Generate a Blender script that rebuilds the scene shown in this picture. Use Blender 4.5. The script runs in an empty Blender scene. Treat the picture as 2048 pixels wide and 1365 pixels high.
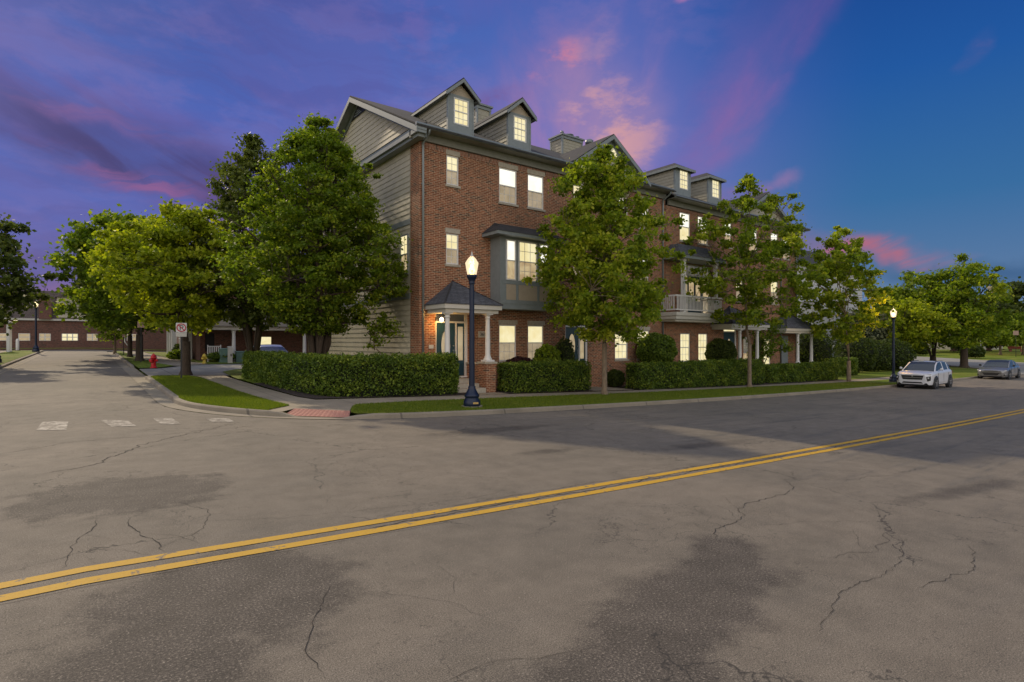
import bpy, bmesh, math, random
import numpy as np
from mathutils import Vector, Matrix
R = math.radians
sc = bpy.context.scene
COL = sc.collection
random.seed(7)

# ------------------------------------------------------------------ camera
# world axes: +X runs along the main street (to the right and away), +Y along the side street
CAM_A = R(52.8)
cam_d = bpy.data.cameras.new("camera"); cam = bpy.data.objects.new("camera", cam_d); COL.objects.link(cam)
cam_d.sensor_width = 36; cam_d.lens = 36 * 1120 / 2048; cam_d.clip_end = 3000
cam.location = (0, 0, 1.65); cam.rotation_euler = (R(90), 0, CAM_A - R(90))
sc.camera = cam
sc.view_settings.view_transform = 'Standard'; sc.view_settings.look = 'None'
sc.view_settings.exposure = 0; sc.view_settings.gamma = 1

# ------------------------------------------------------------------ dusk sky
SUN_AZ = (-.20, 1.45)      # where the sun stands seen from the ground (x, y)
SUN_EL = R(33)
def s2l(c):
    return tuple(((x / 255) / 12.92 if x / 255 <= .04045 else ((x / 255 + .055) / 1.055) ** 2.4) for x in c)
world = bpy.data.worlds.new("World"); sc.world = world; world.use_nodes = True
nt = world.node_tree; nt.nodes.clear()
N = nt.nodes; L = nt.links
def wn(t, **k):
    n = N.new(t)
    for a, b in k.items(): setattr(n, a, b)
    return n
def wmath(op, a, b=None, clamp=False):
    n = wn('ShaderNodeMath', operation=op); n.use_clamp = clamp
    for i, x in enumerate((a, b)):
        if x is None: continue
        if hasattr(x, 'is_output'): L.new(x, n.inputs[i])
        else: n.inputs[i].default_value = x
    return n.outputs[0]
def wrange(x, a, b, c=0., d=1., kind='SMOOTHSTEP'):
    n = wn('ShaderNodeMapRange', interpolation_type=kind); L.new(x, n.inputs[0])
    for i, q in enumerate((a, b, c, d)): n.inputs[i + 1].default_value = q
    return n.outputs[0]
def wmix(f, a, b, mode='MIX'):
    n = wn('ShaderNodeMix', data_type='RGBA', blend_type=mode)
    for s, x in ((n.inputs[0], f), (n.inputs[6], a), (n.inputs[7], b)):
        if hasattr(x, 'is_output'): L.new(x, s)
        elif isinstance(x, float): s.default_value = x
        else: s.default_value = (*x, 1)
    return n.outputs[2]
tc = wn('ShaderNodeTexCoord')
rot = wn('ShaderNodeVectorRotate', rotation_type='Z_AXIS'); L.new(tc.outputs['Generated'], rot.inputs[0])
rot.inputs['Angle'].default_value = R(90) - CAM_A
sep = wn('ShaderNodeSeparateXYZ'); L.new(rot.outputs[0], sep.inputs[0])
X, Y, Z = sep.outputs
az = wmath('MULTIPLY', wmath('ARCTAN2', X, Y), 57.2958)
el = wmath('MULTIPLY', wmath('ARCSINE', Z), 57.2958)
# warp
wz = wn('ShaderNodeTexNoise'); wz.inputs['Scale'].default_value = 3.2; wz.inputs['Detail'].default_value = 5
L.new(rot.outputs[0], wz.inputs['Vector'])
wz2 = wn('ShaderNodeTexNoise'); wz2.inputs['Scale'].default_value = 9.; wz2.inputs['Detail'].default_value = 6
L.new(rot.outputs[0], wz2.inputs['Vector'])
sw = wn('ShaderNodeSeparateXYZ'); L.new(wz.outputs['Color'], sw.inputs[0])
sw2 = wn('ShaderNodeSeparateXYZ'); L.new(wz2.outputs['Color'], sw2.inputs[0])
def warp(base, a, b, k1, k2):
    t1 = wmath('MULTIPLY', wmath('SUBTRACT', a, .5), k1); t2 = wmath('MULTIPLY', wmath('SUBTRACT', b, .5), k2)
    return wmath('ADD', base, wmath('ADD', t1, t2))
azw = warp(az, sw.outputs[0], sw2.outputs[0], 11, 6)
elw = warp(el, sw.outputs[1], sw2.outputs[1], 7.5, 4.5)
ae = wn('ShaderNodeCombineXYZ'); L.new(azw, ae.inputs[0]); L.new(elw, ae.inputs[1])
# cloud-deck coordinates (streaks run away from the viewer over the street)
zz = wmath('ADD', Z, .10)
cd = wn('ShaderNodeCombineXYZ')
L.new(wmath('MULTIPLY', wmath('DIVIDE', X, zz), 2.2), cd.inputs[0]); L.new(wmath('MULTIPLY', wmath('DIVIDE', Y, zz), .45), cd.inputs[1])
st = wn('ShaderNodeTexNoise'); st.inputs['Scale'].default_value = 1.3; st.inputs['Detail'].default_value = 7; st.inputs['Roughness'].default_value = .58
st.inputs['Distortion'].default_value = .5
L.new(cd.outputs[0], st.inputs['Vector'])
streak = wrange(st.outputs[0], .42, .60)
puf = wn('ShaderNodeTexNoise'); puf.inputs['Scale'].default_value = 6.5; puf.inputs['Detail'].default_value = 8; puf.inputs['Roughness'].default_value = .62
pm = wn('ShaderNodeMapping'); pm.inputs['Scale'].default_value = (1, 1, 2.2); L.new(rot.outputs[0], pm.inputs[0]); L.new(pm.outputs[0], puf.inputs['Vector'])
puff = wrange(puf.outputs[0], .45, .60)
# base gradients, left and right
def ramp(x, stops):
    n = wn('ShaderNodeValToRGB'); L.new(x, n.inputs[0]); r = n.color_ramp
    while len(r.elements) < len(stops): r.elements.new(.5)
    for e, (p, c) in zip(r.elements, stops): e.position = p; e.color = (*s2l(c), 1)
    return n.outputs[0]
e01 = wmath('DIVIDE', el, 40., True)
left = ramp(e01, [(0, (104, 70, 130)), (.12, (84, 82, 156)), (.3, (74, 90, 172)), (.5, (62, 88, 172)), (.75, (36, 76, 156)), (1, (26, 66, 144))])
mid = ramp(e01, [(0, (146, 118, 170)), (.2, (122, 116, 178)), (.45, (104, 110, 184)), (.7, (68, 98, 176)), (1, (42, 82, 162))])
right = ramp(e01, [(0, (128, 150, 188)), (.1, (88, 118, 158)), (.3, (50, 104, 156)), (.55, (26, 84, 156)), (.8, (14, 62, 138)), (1, (10, 48, 116))])
base = wmix(wrange(az, -30, -4), left, mid)
base = wmix(wrange(az, 8, 34), base, right)
def blob(cur, a, e, sa, se, ang, col, k, mod=None):
    m = wn('ShaderNodeMapping', vector_type='TEXTURE'); L.new(ae.outputs[0], m.inputs[0])
    m.inputs['Location'].default_value = (a, e, 0); m.inputs['Rotation'].default_value = (0, 0, R(ang)); m.inputs['Scale'].default_value = (sa, se, 1)
    ln = wn('ShaderNodeVectorMath', operation='LENGTH'); L.new(m.outputs[0], ln.inputs[0])
    w = wmath('MULTIPLY', wrange(ln.outputs['Value'], 1, 0), k)
    if mod is not None: w = wmath('MULTIPLY', w, mod)
    return wmix(w, cur, s2l(col))
half = wmath('ADD', wmath('MULTIPLY', streak, .7), .3)
halfp = wmath('ADD', wmath('MULTIPLY', puff, .75), .25)
mostly = wmath('ADD', wmath('MULTIPLY', streak, .45), .55)
# fine fibres drawn out along the long bank
fm = wn('ShaderNodeMapping'); fm.inputs['Rotation'].default_value = (0, 0, R(15)); fm.inputs['Scale'].default_value = (.05, .55, 1); L.new(ae.outputs[0], fm.inputs[0])
fn = wn('ShaderNodeTexNoise'); fn.inputs['Scale'].default_value = 1.; fn.inputs['Detail'].default_value = 7; fn.inputs['Roughness'].default_value = .6; L.new(fm.outputs[0], fn.inputs['Vector'])
fib = wrange(fn.outputs[0], .40, .60)
c = base
c = wmix(wmath('MULTIPLY', wmath('MULTIPLY', streak, wrange(az, 22, -2)), .34), c, s2l((98, 90, 162)))
c = wmix(wmath('MULTIPLY', wmath('MULTIPLY', fib, wrange(az, 0, -12)), .22), c, s2l((70, 58, 128)))
c = wmix(wmath('MULTIPLY', wmath('MULTIPLY', wmath('MULTIPLY', puff, wrange(el, 1, 12)), wrange(az, 26, 14)), .15), c, s2l((150, 120, 175)))
# left: long dark purple bank and pinkish rims
c = blob(c, -37, 19.3, 15, 1.8, -6, (100, 76, 146), .6, half)
c = blob(c, -34, 15.4, 21, 4.6, -14, (50, 38, 102), .95, mostly)
c = blob(c, -38, 18.2, 13, 1.2, -10, (128, 84, 140), .6, fib)
c = blob(c, -31, 12.6, 13, 2.0, -18, (138, 82, 136), .9, fib)
c = blob(c, -26, 11.9, 8, 2.0, -22, (72, 44, 98), .9, mostly)
c = blob(c, -31, 9.6, 9, 1.6, -18, (78, 96, 176), .6)
c = blob(c, -39, 6, 15, 3.0, 0, (78, 60, 126), .8, half)
c = blob(c, -37, 2.6, 12, 2.2, 0, (136, 80, 124), .55)
c = blob(c, -28, 23.5, 12, 2.5, 4, (66, 72, 148), .5, halfp)
c = blob(c, -15, 21.5, 5, 1.6, -6, (92, 86, 158), .8, half)
c = blob(c, -19, 17, 8, 4, 0, (78, 92, 174), .4)
# centre: glow of pink and salmon cloud
c = blob(c, 6, 20, 16, 13, 60, (158, 122, 172), .85, half)
c = blob(c, 9, 21.5, 6, 9, 25, (208, 154, 160), .85, halfp)
c = blob(c, 4.5, 26, 4.5, 2.2, 15, (214, 124, 142), 1., puff)
c = blob(c, 8, 25.5, 2.5, 1.2, 0, (206, 120, 150), .9, puff)
c = blob(c, 17.5, 29.5, 2.2, .9, 10, (180, 120, 170), .8, puff)
c = blob(c, 9, 16.5, 7, 4.5, 50, (220, 160, 150), .8, halfp)
c = blob(c, -2, 22.5, 7, 2.0, 5, (112, 70, 128), .6, halfp)
c = blob(c, -2, 33, 16, 4, 15, (112, 92, 168), .7, halfp)
# right: rising violet plume, blue clearing, pink bars near the roofs
c = blob(c, 23, 25, 18, 4.6, 52, (116, 90, 160), .95, half)
c = blob(c, 21, 19, 9, 4, 58, (134, 98, 160), .7, half)
c = blob(c, 30, 30, 9, 3.0, 48, (116, 80, 150), .8, half)
c = blob(c, 20, 11.5, 9, 3.5, -28, (96, 66, 140), .85, halfp)
c = blob(c, 23.5, 11.4, 6.5, 2.6, -12, (186, 90, 118), .8, halfp)
c = blob(c, 30, 8.2, 11, 1.8, -5, (160, 96, 124), .8, half)
c = blob(c, 34, 7.9, 8, 1.1, -5, (180, 100, 118), .7, half)
c = blob(c, 41, 6.3, 11, 1.3, -2, (48, 86, 130), .8)
c = blob(c, 26, 13.7, 3, .9, 20, (214, 130, 160), .9, halfp)
c = blob(c, 39, 22, 2.5, 1, 20, (88, 92, 150), .8, halfp)
# a low-sun Nishita sky adds its faint share over the painted cloud colours
sk = wn('ShaderNodeTexSky', sky_type='NISHITA'); sk.sun_disc = False; sk.sun_elevation = SUN_EL
sk.sun_rotation = math.atan2(SUN_AZ[0], SUN_AZ[1]); sk.altitude = 200
c = wmix(.004, c, sk.outputs[0], 'ADD')
# bright fill added to the unseen sky behind the camera to light street fronts
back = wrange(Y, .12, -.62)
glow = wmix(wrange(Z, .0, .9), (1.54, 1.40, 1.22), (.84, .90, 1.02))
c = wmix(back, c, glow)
c = wmix(wmath('MULTIPLY', wrange(Z, .62, .92), .8), c, (.62, .70, .86))
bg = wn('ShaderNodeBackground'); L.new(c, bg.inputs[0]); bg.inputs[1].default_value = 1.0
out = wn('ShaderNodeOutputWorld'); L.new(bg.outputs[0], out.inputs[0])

sd = bpy.data.lights.new("sun", 'SUN'); so = bpy.data.objects.new("sun", sd); COL.objects.link(so)
sd.energy = 3.2; sd.angle = R(1.2); sd.color = (1, .83, .58)
dirv = Vector((SUN_AZ[0], SUN_AZ[1], 0)).normalized() * math.cos(SUN_EL); dirv.z = math.sin(SUN_EL)
so.rotation_euler = dirv.to_track_quat('Z', 'Y').to_euler()

# ------------------------------------------------------------------ terrain height
def ssm(x):
    x = max(0., min(1., x)); return x * x * (3 - 2 * x)
def G(u, v):
    uu = min(max(u, 0), 60)
    a = -.0416 * uu + .00033 * uu * uu
    a += .018 * min(max(u - 68, 0), 60)
    b = .0135 * min(max(v - 14, 0), 120) * (1 - ssm((u - 8) / 16))
    return a + b
LAWN = .12

# ------------------------------------------------------------------ materials
def mat(name):
    m = bpy.data.materials.new(name); m.use_nodes = True
    t = m.node_tree; b = t.nodes['Principled BSDF']
    return m, t, b
def nd(t, k, **kw):
    n = t.nodes.new(k)
    for a, v in kw.items(): setattr(n, a, v)
    return n
def setin(t, s, x):
    if hasattr(x, 'is_output'): t.links.new(x, s)
    elif isinstance(x, (tuple, list)) and len(x) == 3 and s.type == 'RGBA': s.default_value = (*x, 1)
    else: s.default_value = x
def mmath(t, op, a, b=None, clamp=False):
    n = nd(t, 'ShaderNodeMath', operation=op); n.use_clamp = clamp; setin(t, n.inputs[0], a)
    if b is not None: setin(t, n.inputs[1], b)
    return n.outputs[0]
def mmix(t, f, a, b, mode='MIX'):
    n = nd(t, 'ShaderNodeMix', data_type='RGBA', blend_type=mode)
    setin(t, n.inputs[0], f); setin(t, n.inputs[6], a); setin(t, n.inputs[7], b)
    return n.outputs[2]
def mrange(t, x, a, b, c=0., d=1., kind='LINEAR'):
    n = nd(t, 'ShaderNodeMapRange', interpolation_type=kind); t.links.new(x, n.inputs[0])
    for i, q in enumerate((a, b, c, d)): n.inputs[i + 1].default_value = q
    return n.outputs[0]
def noise(t, vec, scale, detail=4, rough=.55, dist=0.):
    n = nd(t, 'ShaderNodeTexNoise'); n.inputs['Scale'].default_value = scale; n.inputs['Detail'].default_value = detail
    n.inputs['Roughness'].default_value = rough; n.inputs['Distortion'].default_value = dist
    if vec is not None: t.links.new(vec, n.inputs['Vector'])
    return n
def objco(t): return nd(t, 'ShaderNodeTexCoord').outputs['Object']
def bump(t, b, h, strength=.3, dist=.02):
    n = nd(t, 'ShaderNodeBump'); n.inputs['Strength'].default_value = strength; n.inputs['Distance'].default_value = dist
    t.links.new(h, n.inputs['Height']); t.links.new(n.outputs[0], b.inputs['Normal'])
def plain(name, col, rough=.6, metal=0., var=.12, vs=6., spec=.4):
    m, t, b = mat(name); co = objco(t)
    n = noise(t, co, vs, 5)
    f = mrange(t, n.outputs[0], .3, .7, 1 - var, 1 + var)
    c = mmix(t, 1., col, f, 'MULTIPLY'); t.links.new(c, b.inputs['Base Color'])
    b.inputs['Roughness'].default_value = rough; b.inputs['Metallic'].default_value = metal
    b.inputs['Specular IOR Level'].default_value = spec
    return m
def emis(name, col, k, rough=.1, base=(.05, .05, .05)):
    m, t, b = mat(name)
    b.inputs['Base Color'].default_value = (*base, 1); b.inputs['Roughness'].default_value = rough
    b.inputs['Emission Color'].default_value = (*col, 1); b.inputs['Emission Strength'].default_value = k
    return m
def wallco(t, zs=1.):
    s = nd(t, 'ShaderNodeSeparateXYZ'); t.links.new(objco(t), s.inputs[0])
    k = nd(t, 'ShaderNodeCombineXYZ')
    t.links.new(mmath(t, 'ADD', s.outputs[0], s.outputs[1]), k.inputs[0]); t.links.new(mmath(t, 'MULTIPLY', s.outputs[2], zs), k.inputs[1])
    return k.outputs[0], s
def brickmat(name, c1, c2, mortar, soldier=False, dark=(.045, .028, .022)):
    m, t, b = mat(name); co, s = wallco(t)
    if soldier:
        k = nd(t, 'ShaderNodeCombineXYZ')
        t.links.new(mmath(t, 'ADD', s.outputs[0], s.outputs[1]), k.inputs[1]); t.links.new(s.outputs[2], k.inputs[0]); co = k.outputs[0]
    def bt(ca, cb, mo, bias=0., seed=0):
        n = nd(t, 'ShaderNodeTexBrick'); t.links.new(co, n.inputs['Vector'])
        n.inputs['Scale'].default_value = 1; n.inputs['Brick Width'].default_value = .215; n.inputs['Row Height'].default_value = .0677
        n.inputs['Mortar Size'].default_value = .011; n.inputs['Mortar Smooth'].default_value = .3; n.inputs['Bias'].default_value = bias
        setin(t, n.inputs['Color1'], ca); setin(t, n.inputs['Color2'], cb); setin(t, n.inputs['Mortar'], mo)
        return n
    n1 = bt(c1, c2, mortar)
    nz = noise(t, co, 7.5, 2); nz2 = noise(t, co, .55, 4)
    # a share of near-black burnt bricks
    vb = bt((0, 0, 0), (1, 1, 1), (0, 0, 0), 0.)
    msk = mrange(t, vb.outputs[0], .80, .90)
    c = mmix(t, mmath(t, 'MULTIPLY', msk, .85), n1.outputs[0], dark)
    f = mrange(t, nz.outputs[0], .3, .7, .72, 1.28); c = mmix(t, 1., c, f, 'MULTIPLY')
    f2 = mrange(t, nz2.outputs[0], .3, .7, .85, 1.13); c = mmix(t, 1., c, f2, 'MULTIPLY')
    t.links.new(c, b.inputs['Base Color']); b.inputs['Roughness'].default_value = .88
    bump(t, b, mmath(t, 'SUBTRACT', 1., n1.outputs['Fac']), .6, .01)
    return m
BRICK = brickmat('brick', (.155, .040, .016), (.31, .100, .042), (.40, .29, .19))
BRICK_S = brickmat('brick_soldier', (.20, .070, .042), (.27, .11, .066), (.33, .24, .18), True)
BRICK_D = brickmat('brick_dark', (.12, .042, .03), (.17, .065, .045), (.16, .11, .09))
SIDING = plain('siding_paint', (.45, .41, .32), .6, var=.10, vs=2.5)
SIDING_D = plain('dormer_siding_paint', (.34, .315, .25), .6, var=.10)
TRIM = plain('trim_blue_grey', (.20, .225, .235), .5, var=.08)
FRIEZE = plain('frieze_grey', (.19, .19, .165), .55, var=.08)
GUTTER = plain('gutter_metal', (.19, .215, .225), .35, .3, var=.06)
WHITE = plain('white_paint', (.62, .61, .60), .45, var=.05)
OFFW = plain('offwhite_paint', (.50, .48, .44), .5, var=.06)
STONE = plain('limestone', (.38, .34, .28), .8, var=.16, vs=9)
PANEL = plain('beige_panel', (.36, .30, .23), .55, var=.05)
TEAL = plain('teal_door_paint', (.012, .045, .065), .35, var=.05)
DARK = plain('dark_interior', (.012, .012, .014), .5)
BLACK = plain('black_plastic', (.018, .018, .02), .45)
RUBBER = plain('tyre_rubber', (.02, .02, .021), .8)
NAVY = plain('navy_cast_iron', (.011, .018, .042), .32, .2, var=.1)
def roofmat(name, ca, cb):
    m, t, b = mat(name); co, s = wallco(t, 2.2)
    n = nd(t, 'ShaderNodeTexBrick'); t.links.new(co, n.inputs['Vector'])
    n.inputs['Scale'].default_value = 1; n.inputs['Brick Width'].default_value = .3; n.inputs['Row Height'].default_value = .145 * 1.0
    n.inputs['Mortar Size'].default_value = .012
    setin(t, n.inputs['Color1'], ca); setin(t, n.inputs['Color2'], cb); setin(t, n.inputs['Mortar'], (.014, .014, .015))
    nz = noise(t, co, 14, 5); f = mrange(t, nz.outputs[0], .3, .7, .6, 1.4)
    t.links.new(mmix(t, 1., n.outputs[0], f, 'MULTIPLY'), b.inputs['Base Color']); b.inputs['Roughness'].default_value = .9
    bump(t, b, n.outputs['Fac'], -.5, .02)
    return m
ROOF = roofmat('shingles', (.020, .020, .023), (.044, .041, .045))
ROOF_P = roofmat('porch_shingles', (.05, .053, .068), (.095, .098, .115))
def panemat(name, top, bot, k, z_scale=1.):
    m, t, b = mat(name); co = objco(t)
    w = nd(t, 'ShaderNodeTexWave'); w.inputs['Scale'].default_value = 5.; w.inputs['Distortion'].default_value = 1.5; w.bands_direction = 'X'
    t.links.new(co, w.inputs['Vector'])
    n = noise(t, co, 2.2, 4, .6, .4)  # reflections painted into the pane colour as noise mottling
    c = mmix(t, mrange(t, n.outputs[0], .35, .65), top, bot)
    f = mrange(t, w.outputs['Fac'], 0, 1, .9, 1.05)
    c = mmix(t, 1., c, f, 'MULTIPLY')
    t.links.new(c, b.inputs['Emission Color']); b.inputs['Emission Strength'].default_value = k
    b.inputs['Base Color'].default_value = (.05, .045, .04, 1); b.inputs['Roughness'].default_value = .12
    return m
P_BRIGHT = panemat('pane_bright', (1, .97, .86), (1, .93, .72), 1.2)
P_CREAM = panemat('pane_cream', (1, .90, .56), (.90, .76, .38), .98)
P_BEIGE = panemat('pane_beige', (.60, .47, .30), (.42, .33, .21), .70)
P_GOLD = panemat('pane_gold', (1, .80, .45), (.62, .42, .22), .62)
P_DARK = panemat('pane_dark', (.05, .045, .03), (.02, .022, .022), .5)
P_DIM = panemat('pane_dim', (.34, .30, .22), (.12, .12, .12), .5)
P_SOFT = panemat('pane_soft', (.80, .62, .36), (.6, .46, .27), .6)
P_LEAD = panemat('pane_leaded', (.75, .6, .36), (.55, .40, .22), .62)
def concretemat(name, col, joint=1.5, along='X'):
    m, t, b = mat(name); co = objco(t); s = nd(t, 'ShaderNodeSeparateXYZ'); t.links.new(co, s.inputs[0])
    n = noise(t, co, 1.1, 6, .6); n2 = noise(t, co, 40, 4, .7)
    f = mmath(t, 'MULTIPLY', mrange(t, n.outputs[0], .3, .7, .78, 1.14), mrange(t, n2.outputs[0], .25, .75, .8, 1.15))
    c = mmix(t, 1., col, f, 'MULTIPLY')
    for ax in ((0, 1) if along == 'B' else ((0,) if along == 'X' else (1,))):
        fr = mmath(t, 'FRACT', mmath(t, 'DIVIDE', s.outputs[ax], joint))
        j = mmath(t, 'LESS_THAN', fr, .016)
        c = mmix(t, mmath(t, 'MULTIPLY', j, .6), c, (.05, .045, .04))
    t.links.new(c, b.inputs['Base Color']); b.inputs['Roughness'].default_value = .9
    bump(t, b, n2.outputs[0], .25, .01)
    return m
WALK = concretemat('sidewalk_concrete', (.27, .225, .165))
WALKY = concretemat('sidewalk_concrete_side', (.27, .225, .165), 1.5, 'Y')
CURB = concretemat('curb_concrete', (.25, .21, .155), 3.05)
DRIVE = concretemat('driveway_concrete', (.26, .245, .215), 3, 'B')
def grassmat(name, ca, cb, dry):
    m, t, b = mat(name); co = objco(t)
    n = noise(t, co, .6, 5); n2 = noise(t, co, 22, 4, .75)
    c = mmix(t, mrange(t, n2.outputs[0], .3, .7), ca, cb)
    c = mmix(t, mrange(t, n.outputs[0], .48, .66, 0, .85), c, dry)
    n3 = noise(t, co, 5, 5, .7); c = mmix(t, 1., c, mrange(t, n3.outputs[0], .35, .65, .72, 1.25), 'MULTIPLY')
    t.links.new(c, b.inputs['Base Color']); b.inputs['Roughness'].default_value = .9
    b.inputs['Specular IOR Level'].default_value = .15
    bump(t, b, n2.outputs[0], .8, .04)
    return m
GRASS = grassmat('lawn_grass', (.078, .118, .010), (.165, .212, .022), (.21, .195, .045))
def soilmat():
    m, t, b = mat('mulch'); co = objco(t); n = noise(t, co, 18, 6, .8)
    t.links.new(mmix(t, mrange(t, n.outputs[0], .35, .65), (.018, .011, .008), (.06, .038, .028)), b.inputs['Base Color'])
    b.inputs['Roughness'].default_value = 1; bump(t, b, n.outputs[0], 1, .05); return m
MULCH = soilmat()

def asphaltmat():
    m, t, b = mat('asphalt'); co = objco(t)
    s = nd(t, 'ShaderNodeSeparateXYZ'); t.links.new(co, s.inputs[0])
    flat = nd(t, 'ShaderNodeCombineXYZ'); t.links.new(s.outputs[0], flat.inputs[0]); t.links.new(s.outputs[1], flat.inputs[1]); fl = flat.outputs[0]
    big = noise(t, fl, .35, 5, .6); med = noise(t, fl, 2.6, 5, .65); fine = noise(t, fl, 130, 2, .6); grit = noise(t, fl, 62, 3, .7)
    c = mmix(t, mrange(t, big.outputs[0], .35, .65), (.140, .121, .097), (.184, .155, .122))
    c = mmix(t, 1., c, mrange(t, med.outputs[0], .3, .7, .82, 1.14), 'MULTIPLY')
    # worn streaks along the driving direction
    mp = nd(t, 'ShaderNodeMapping'); mp.inputs['Scale'].default_value = (.22, 2.4, 1); t.links.new(fl, mp.inputs[0])
    stn = noise(t, mp.outputs[0], 1.2, 6, .65)
    farx = mrange(t, s.outputs[0], 7, 12)
    c = mmix(t, mmath(t, 'MULTIPLY', mrange(t, stn.outputs[0], .52, .64), mmath(t, 'ADD', mmath(t, 'MULTIPLY', farx, .5), .12)), c, (.085, .080, .076))
    agg = mmix(t, mrange(t, grit.outputs[0], .42, .60), (.030, .026, .024), (.125, .105, .088))
    # ravelled patches showing dark coarse aggregate: (x, y, rx, ry, angle)
    wn_ = noise(t, fl, 1.6, 6, .68); wc = nd(t, 'ShaderNodeSeparateXYZ'); t.links.new(wn_.outputs['Color'], wc.inputs[0])
    tot = None
    for (px, py, rx, ry, ang, soft) in [(.38, 7.45, 1.05, .95, 20, .08), (.75, 4.05, .95, .85, 15, .1), (.35, 3.45, .62, .55, 60, .12),
                                 (3.35, 2.35, 1.45, .48, 12, .14), (2.2, 1.95, 1.3, .42, 10, .14), (4.35, 2.70, .55, .34, 30, .12), (9.6, 2.3, 1.9, .22, -8, .3),
                                 (7.1, 9.9, 2.0, .35, 3, .2), (6.3, 7.3, .9, .22, 0, .3), (9.5, 6.4, 1.6, .3, -5, .3)]:
        k = nd(t, 'ShaderNodeMapping', vector_type='TEXTURE'); k.inputs['Location'].default_value = (px, py, 0)
        k.inputs['Rotation'].default_value = (0, 0, R(ang)); k.inputs['Scale'].default_value = (rx, ry, 1); t.links.new(fl, k.inputs[0])
        ln = nd(t, 'ShaderNodeVectorMath', operation='LENGTH'); t.links.new(k.outputs[0], ln.inputs[0])
        d = mmath(t, 'ADD', ln.outputs['Value'], mmath(t, 'MULTIPLY', mmath(t, 'SUBTRACT', wc.outputs[0], .5), 1.9))
        w = mrange(t, d, 1.10, .95 - soft * 2)
        tot = w if tot is None else mmath(t, 'MAXIMUM', tot, w)
    mott = noise(t, fl, 3.2, 4, .65)
    dk = mmix(t, 1., agg, mrange(t, mott.outputs[0], .35, .65, .62, 1.12), 'MULTIPLY')
    c = mmix(t, mmath(t, 'MULTIPLY', tot, .74), c, dk)
    # scattered pitting and grime between the patches
    pit = noise(t, fl, 17, 5, .8); pmk = mrange(t, noise(t, fl, .8, 3, .6).outputs[0], .46, .60)
    c = mmix(t, mmath(t, 'MULTIPLY', mmath(t, 'MULTIPLY', mrange(t, pit.outputs[0], .56, .64), pmk), .55), c, (.045, .038, .033))
    # light and dark stones in the surface
    c = mmix(t, 1., c, mrange(t, fine.outputs[0], .38, .62, .60, 1.40), 'MULTIPLY')
    c = mmix(t, mmath(t, 'MULTIPLY', mrange(t, grit.outputs[0], .62, .66), .6), c, (.40, .35, .28))
    c = mmix(t, mmath(t, 'MULTIPLY', mrange(t, grit.outputs[0], .385, .35), .55), c, (.06, .05, .045))
    # hairline cracks
    wv = nd(t, 'ShaderNodeVectorMath', operation='ADD'); t.links.new(fl, wv.inputs[0])
    ws = nd(t, 'ShaderNodeVectorMath', operation='SCALE'); ws.inputs['Scale'].default_value = .8
    t.links.new(noise(t, fl, 1.1, 5, .7).outputs['Color'], ws.inputs[0]); t.links.new(ws.outputs[0], wv.inputs[1])
    for sca, wid, lo, hi, k in ((.30, .0035, .45, .50, .75), (.95, .006, .50, .56, .6), (2.6, .012, .53, .60, .5)):
        vo = nd(t, 'ShaderNodeTexVoronoi', feature='DISTANCE_TO_EDGE'); vo.inputs['Scale'].default_value = sca; t.links.new(wv.outputs[0], vo.inputs['Vector'])
        ln = mrange(t, vo.outputs['Distance'], wid, wid * .3)
        mk = mrange(t, noise(t, fl, .45, 2).outputs[0], lo, hi)
        c = mmix(t, mmath(t, 'MULTIPLY', mmath(t, 'MULTIPLY', ln, mk), k), c, (.03, .027, .025))
    t.links.new(c, b.inputs['Base Color'])
    b.inputs['Roughness'].default_value = .86; b.inputs['Specular IOR Level'].default_value = .3
    h = mmath(t, 'ADD', mmath(t, 'MULTIPLY', fine.outputs[0], .5), mmath(t, 'MULTIPLY', grit.outputs[0], mmath(t, 'ADD', mmath(t, 'MULTIPLY', tot, .3), .5)))
    bump(t, b, h, .18, .006)
    return m
ASPHALT = asphaltmat()
CRACK = plain('crack_fill', (.028, .024, .022), .95)
def paintmat(name, col, wear):
    m, t, b = mat(name); co = objco(t)
    n = noise(t, co, 7, 7, .75, .4); n2 = noise(t, co, 60, 3, .8)
    w = mmath(t, 'MAXIMUM', mrange(t, n.outputs[0], wear, wear + .05), mmath(t, 'MULTIPLY', mrange(t, n2.outputs[0], .62, .68), .5))
    c = mmix(t, w, col, (.13, .11, .092)); c = mmix(t, 1., c, mrange(t, n2.outputs[0], .3, .7, .82, 1.12), 'MULTIPLY')
    t.links.new(c, b.inputs['Base Color']); b.inputs['Roughness'].default_value = .8
    return m
YELLOW = paintmat('yellow_line_paint', (.50, .285, .014), .575)
XWALK = paintmat('worn_white_paint', (.36, .325, .28), .455)
TACT = plain('tactile_brick_red', (.40, .19, .145), .85, var=.12, vs=20)
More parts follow.
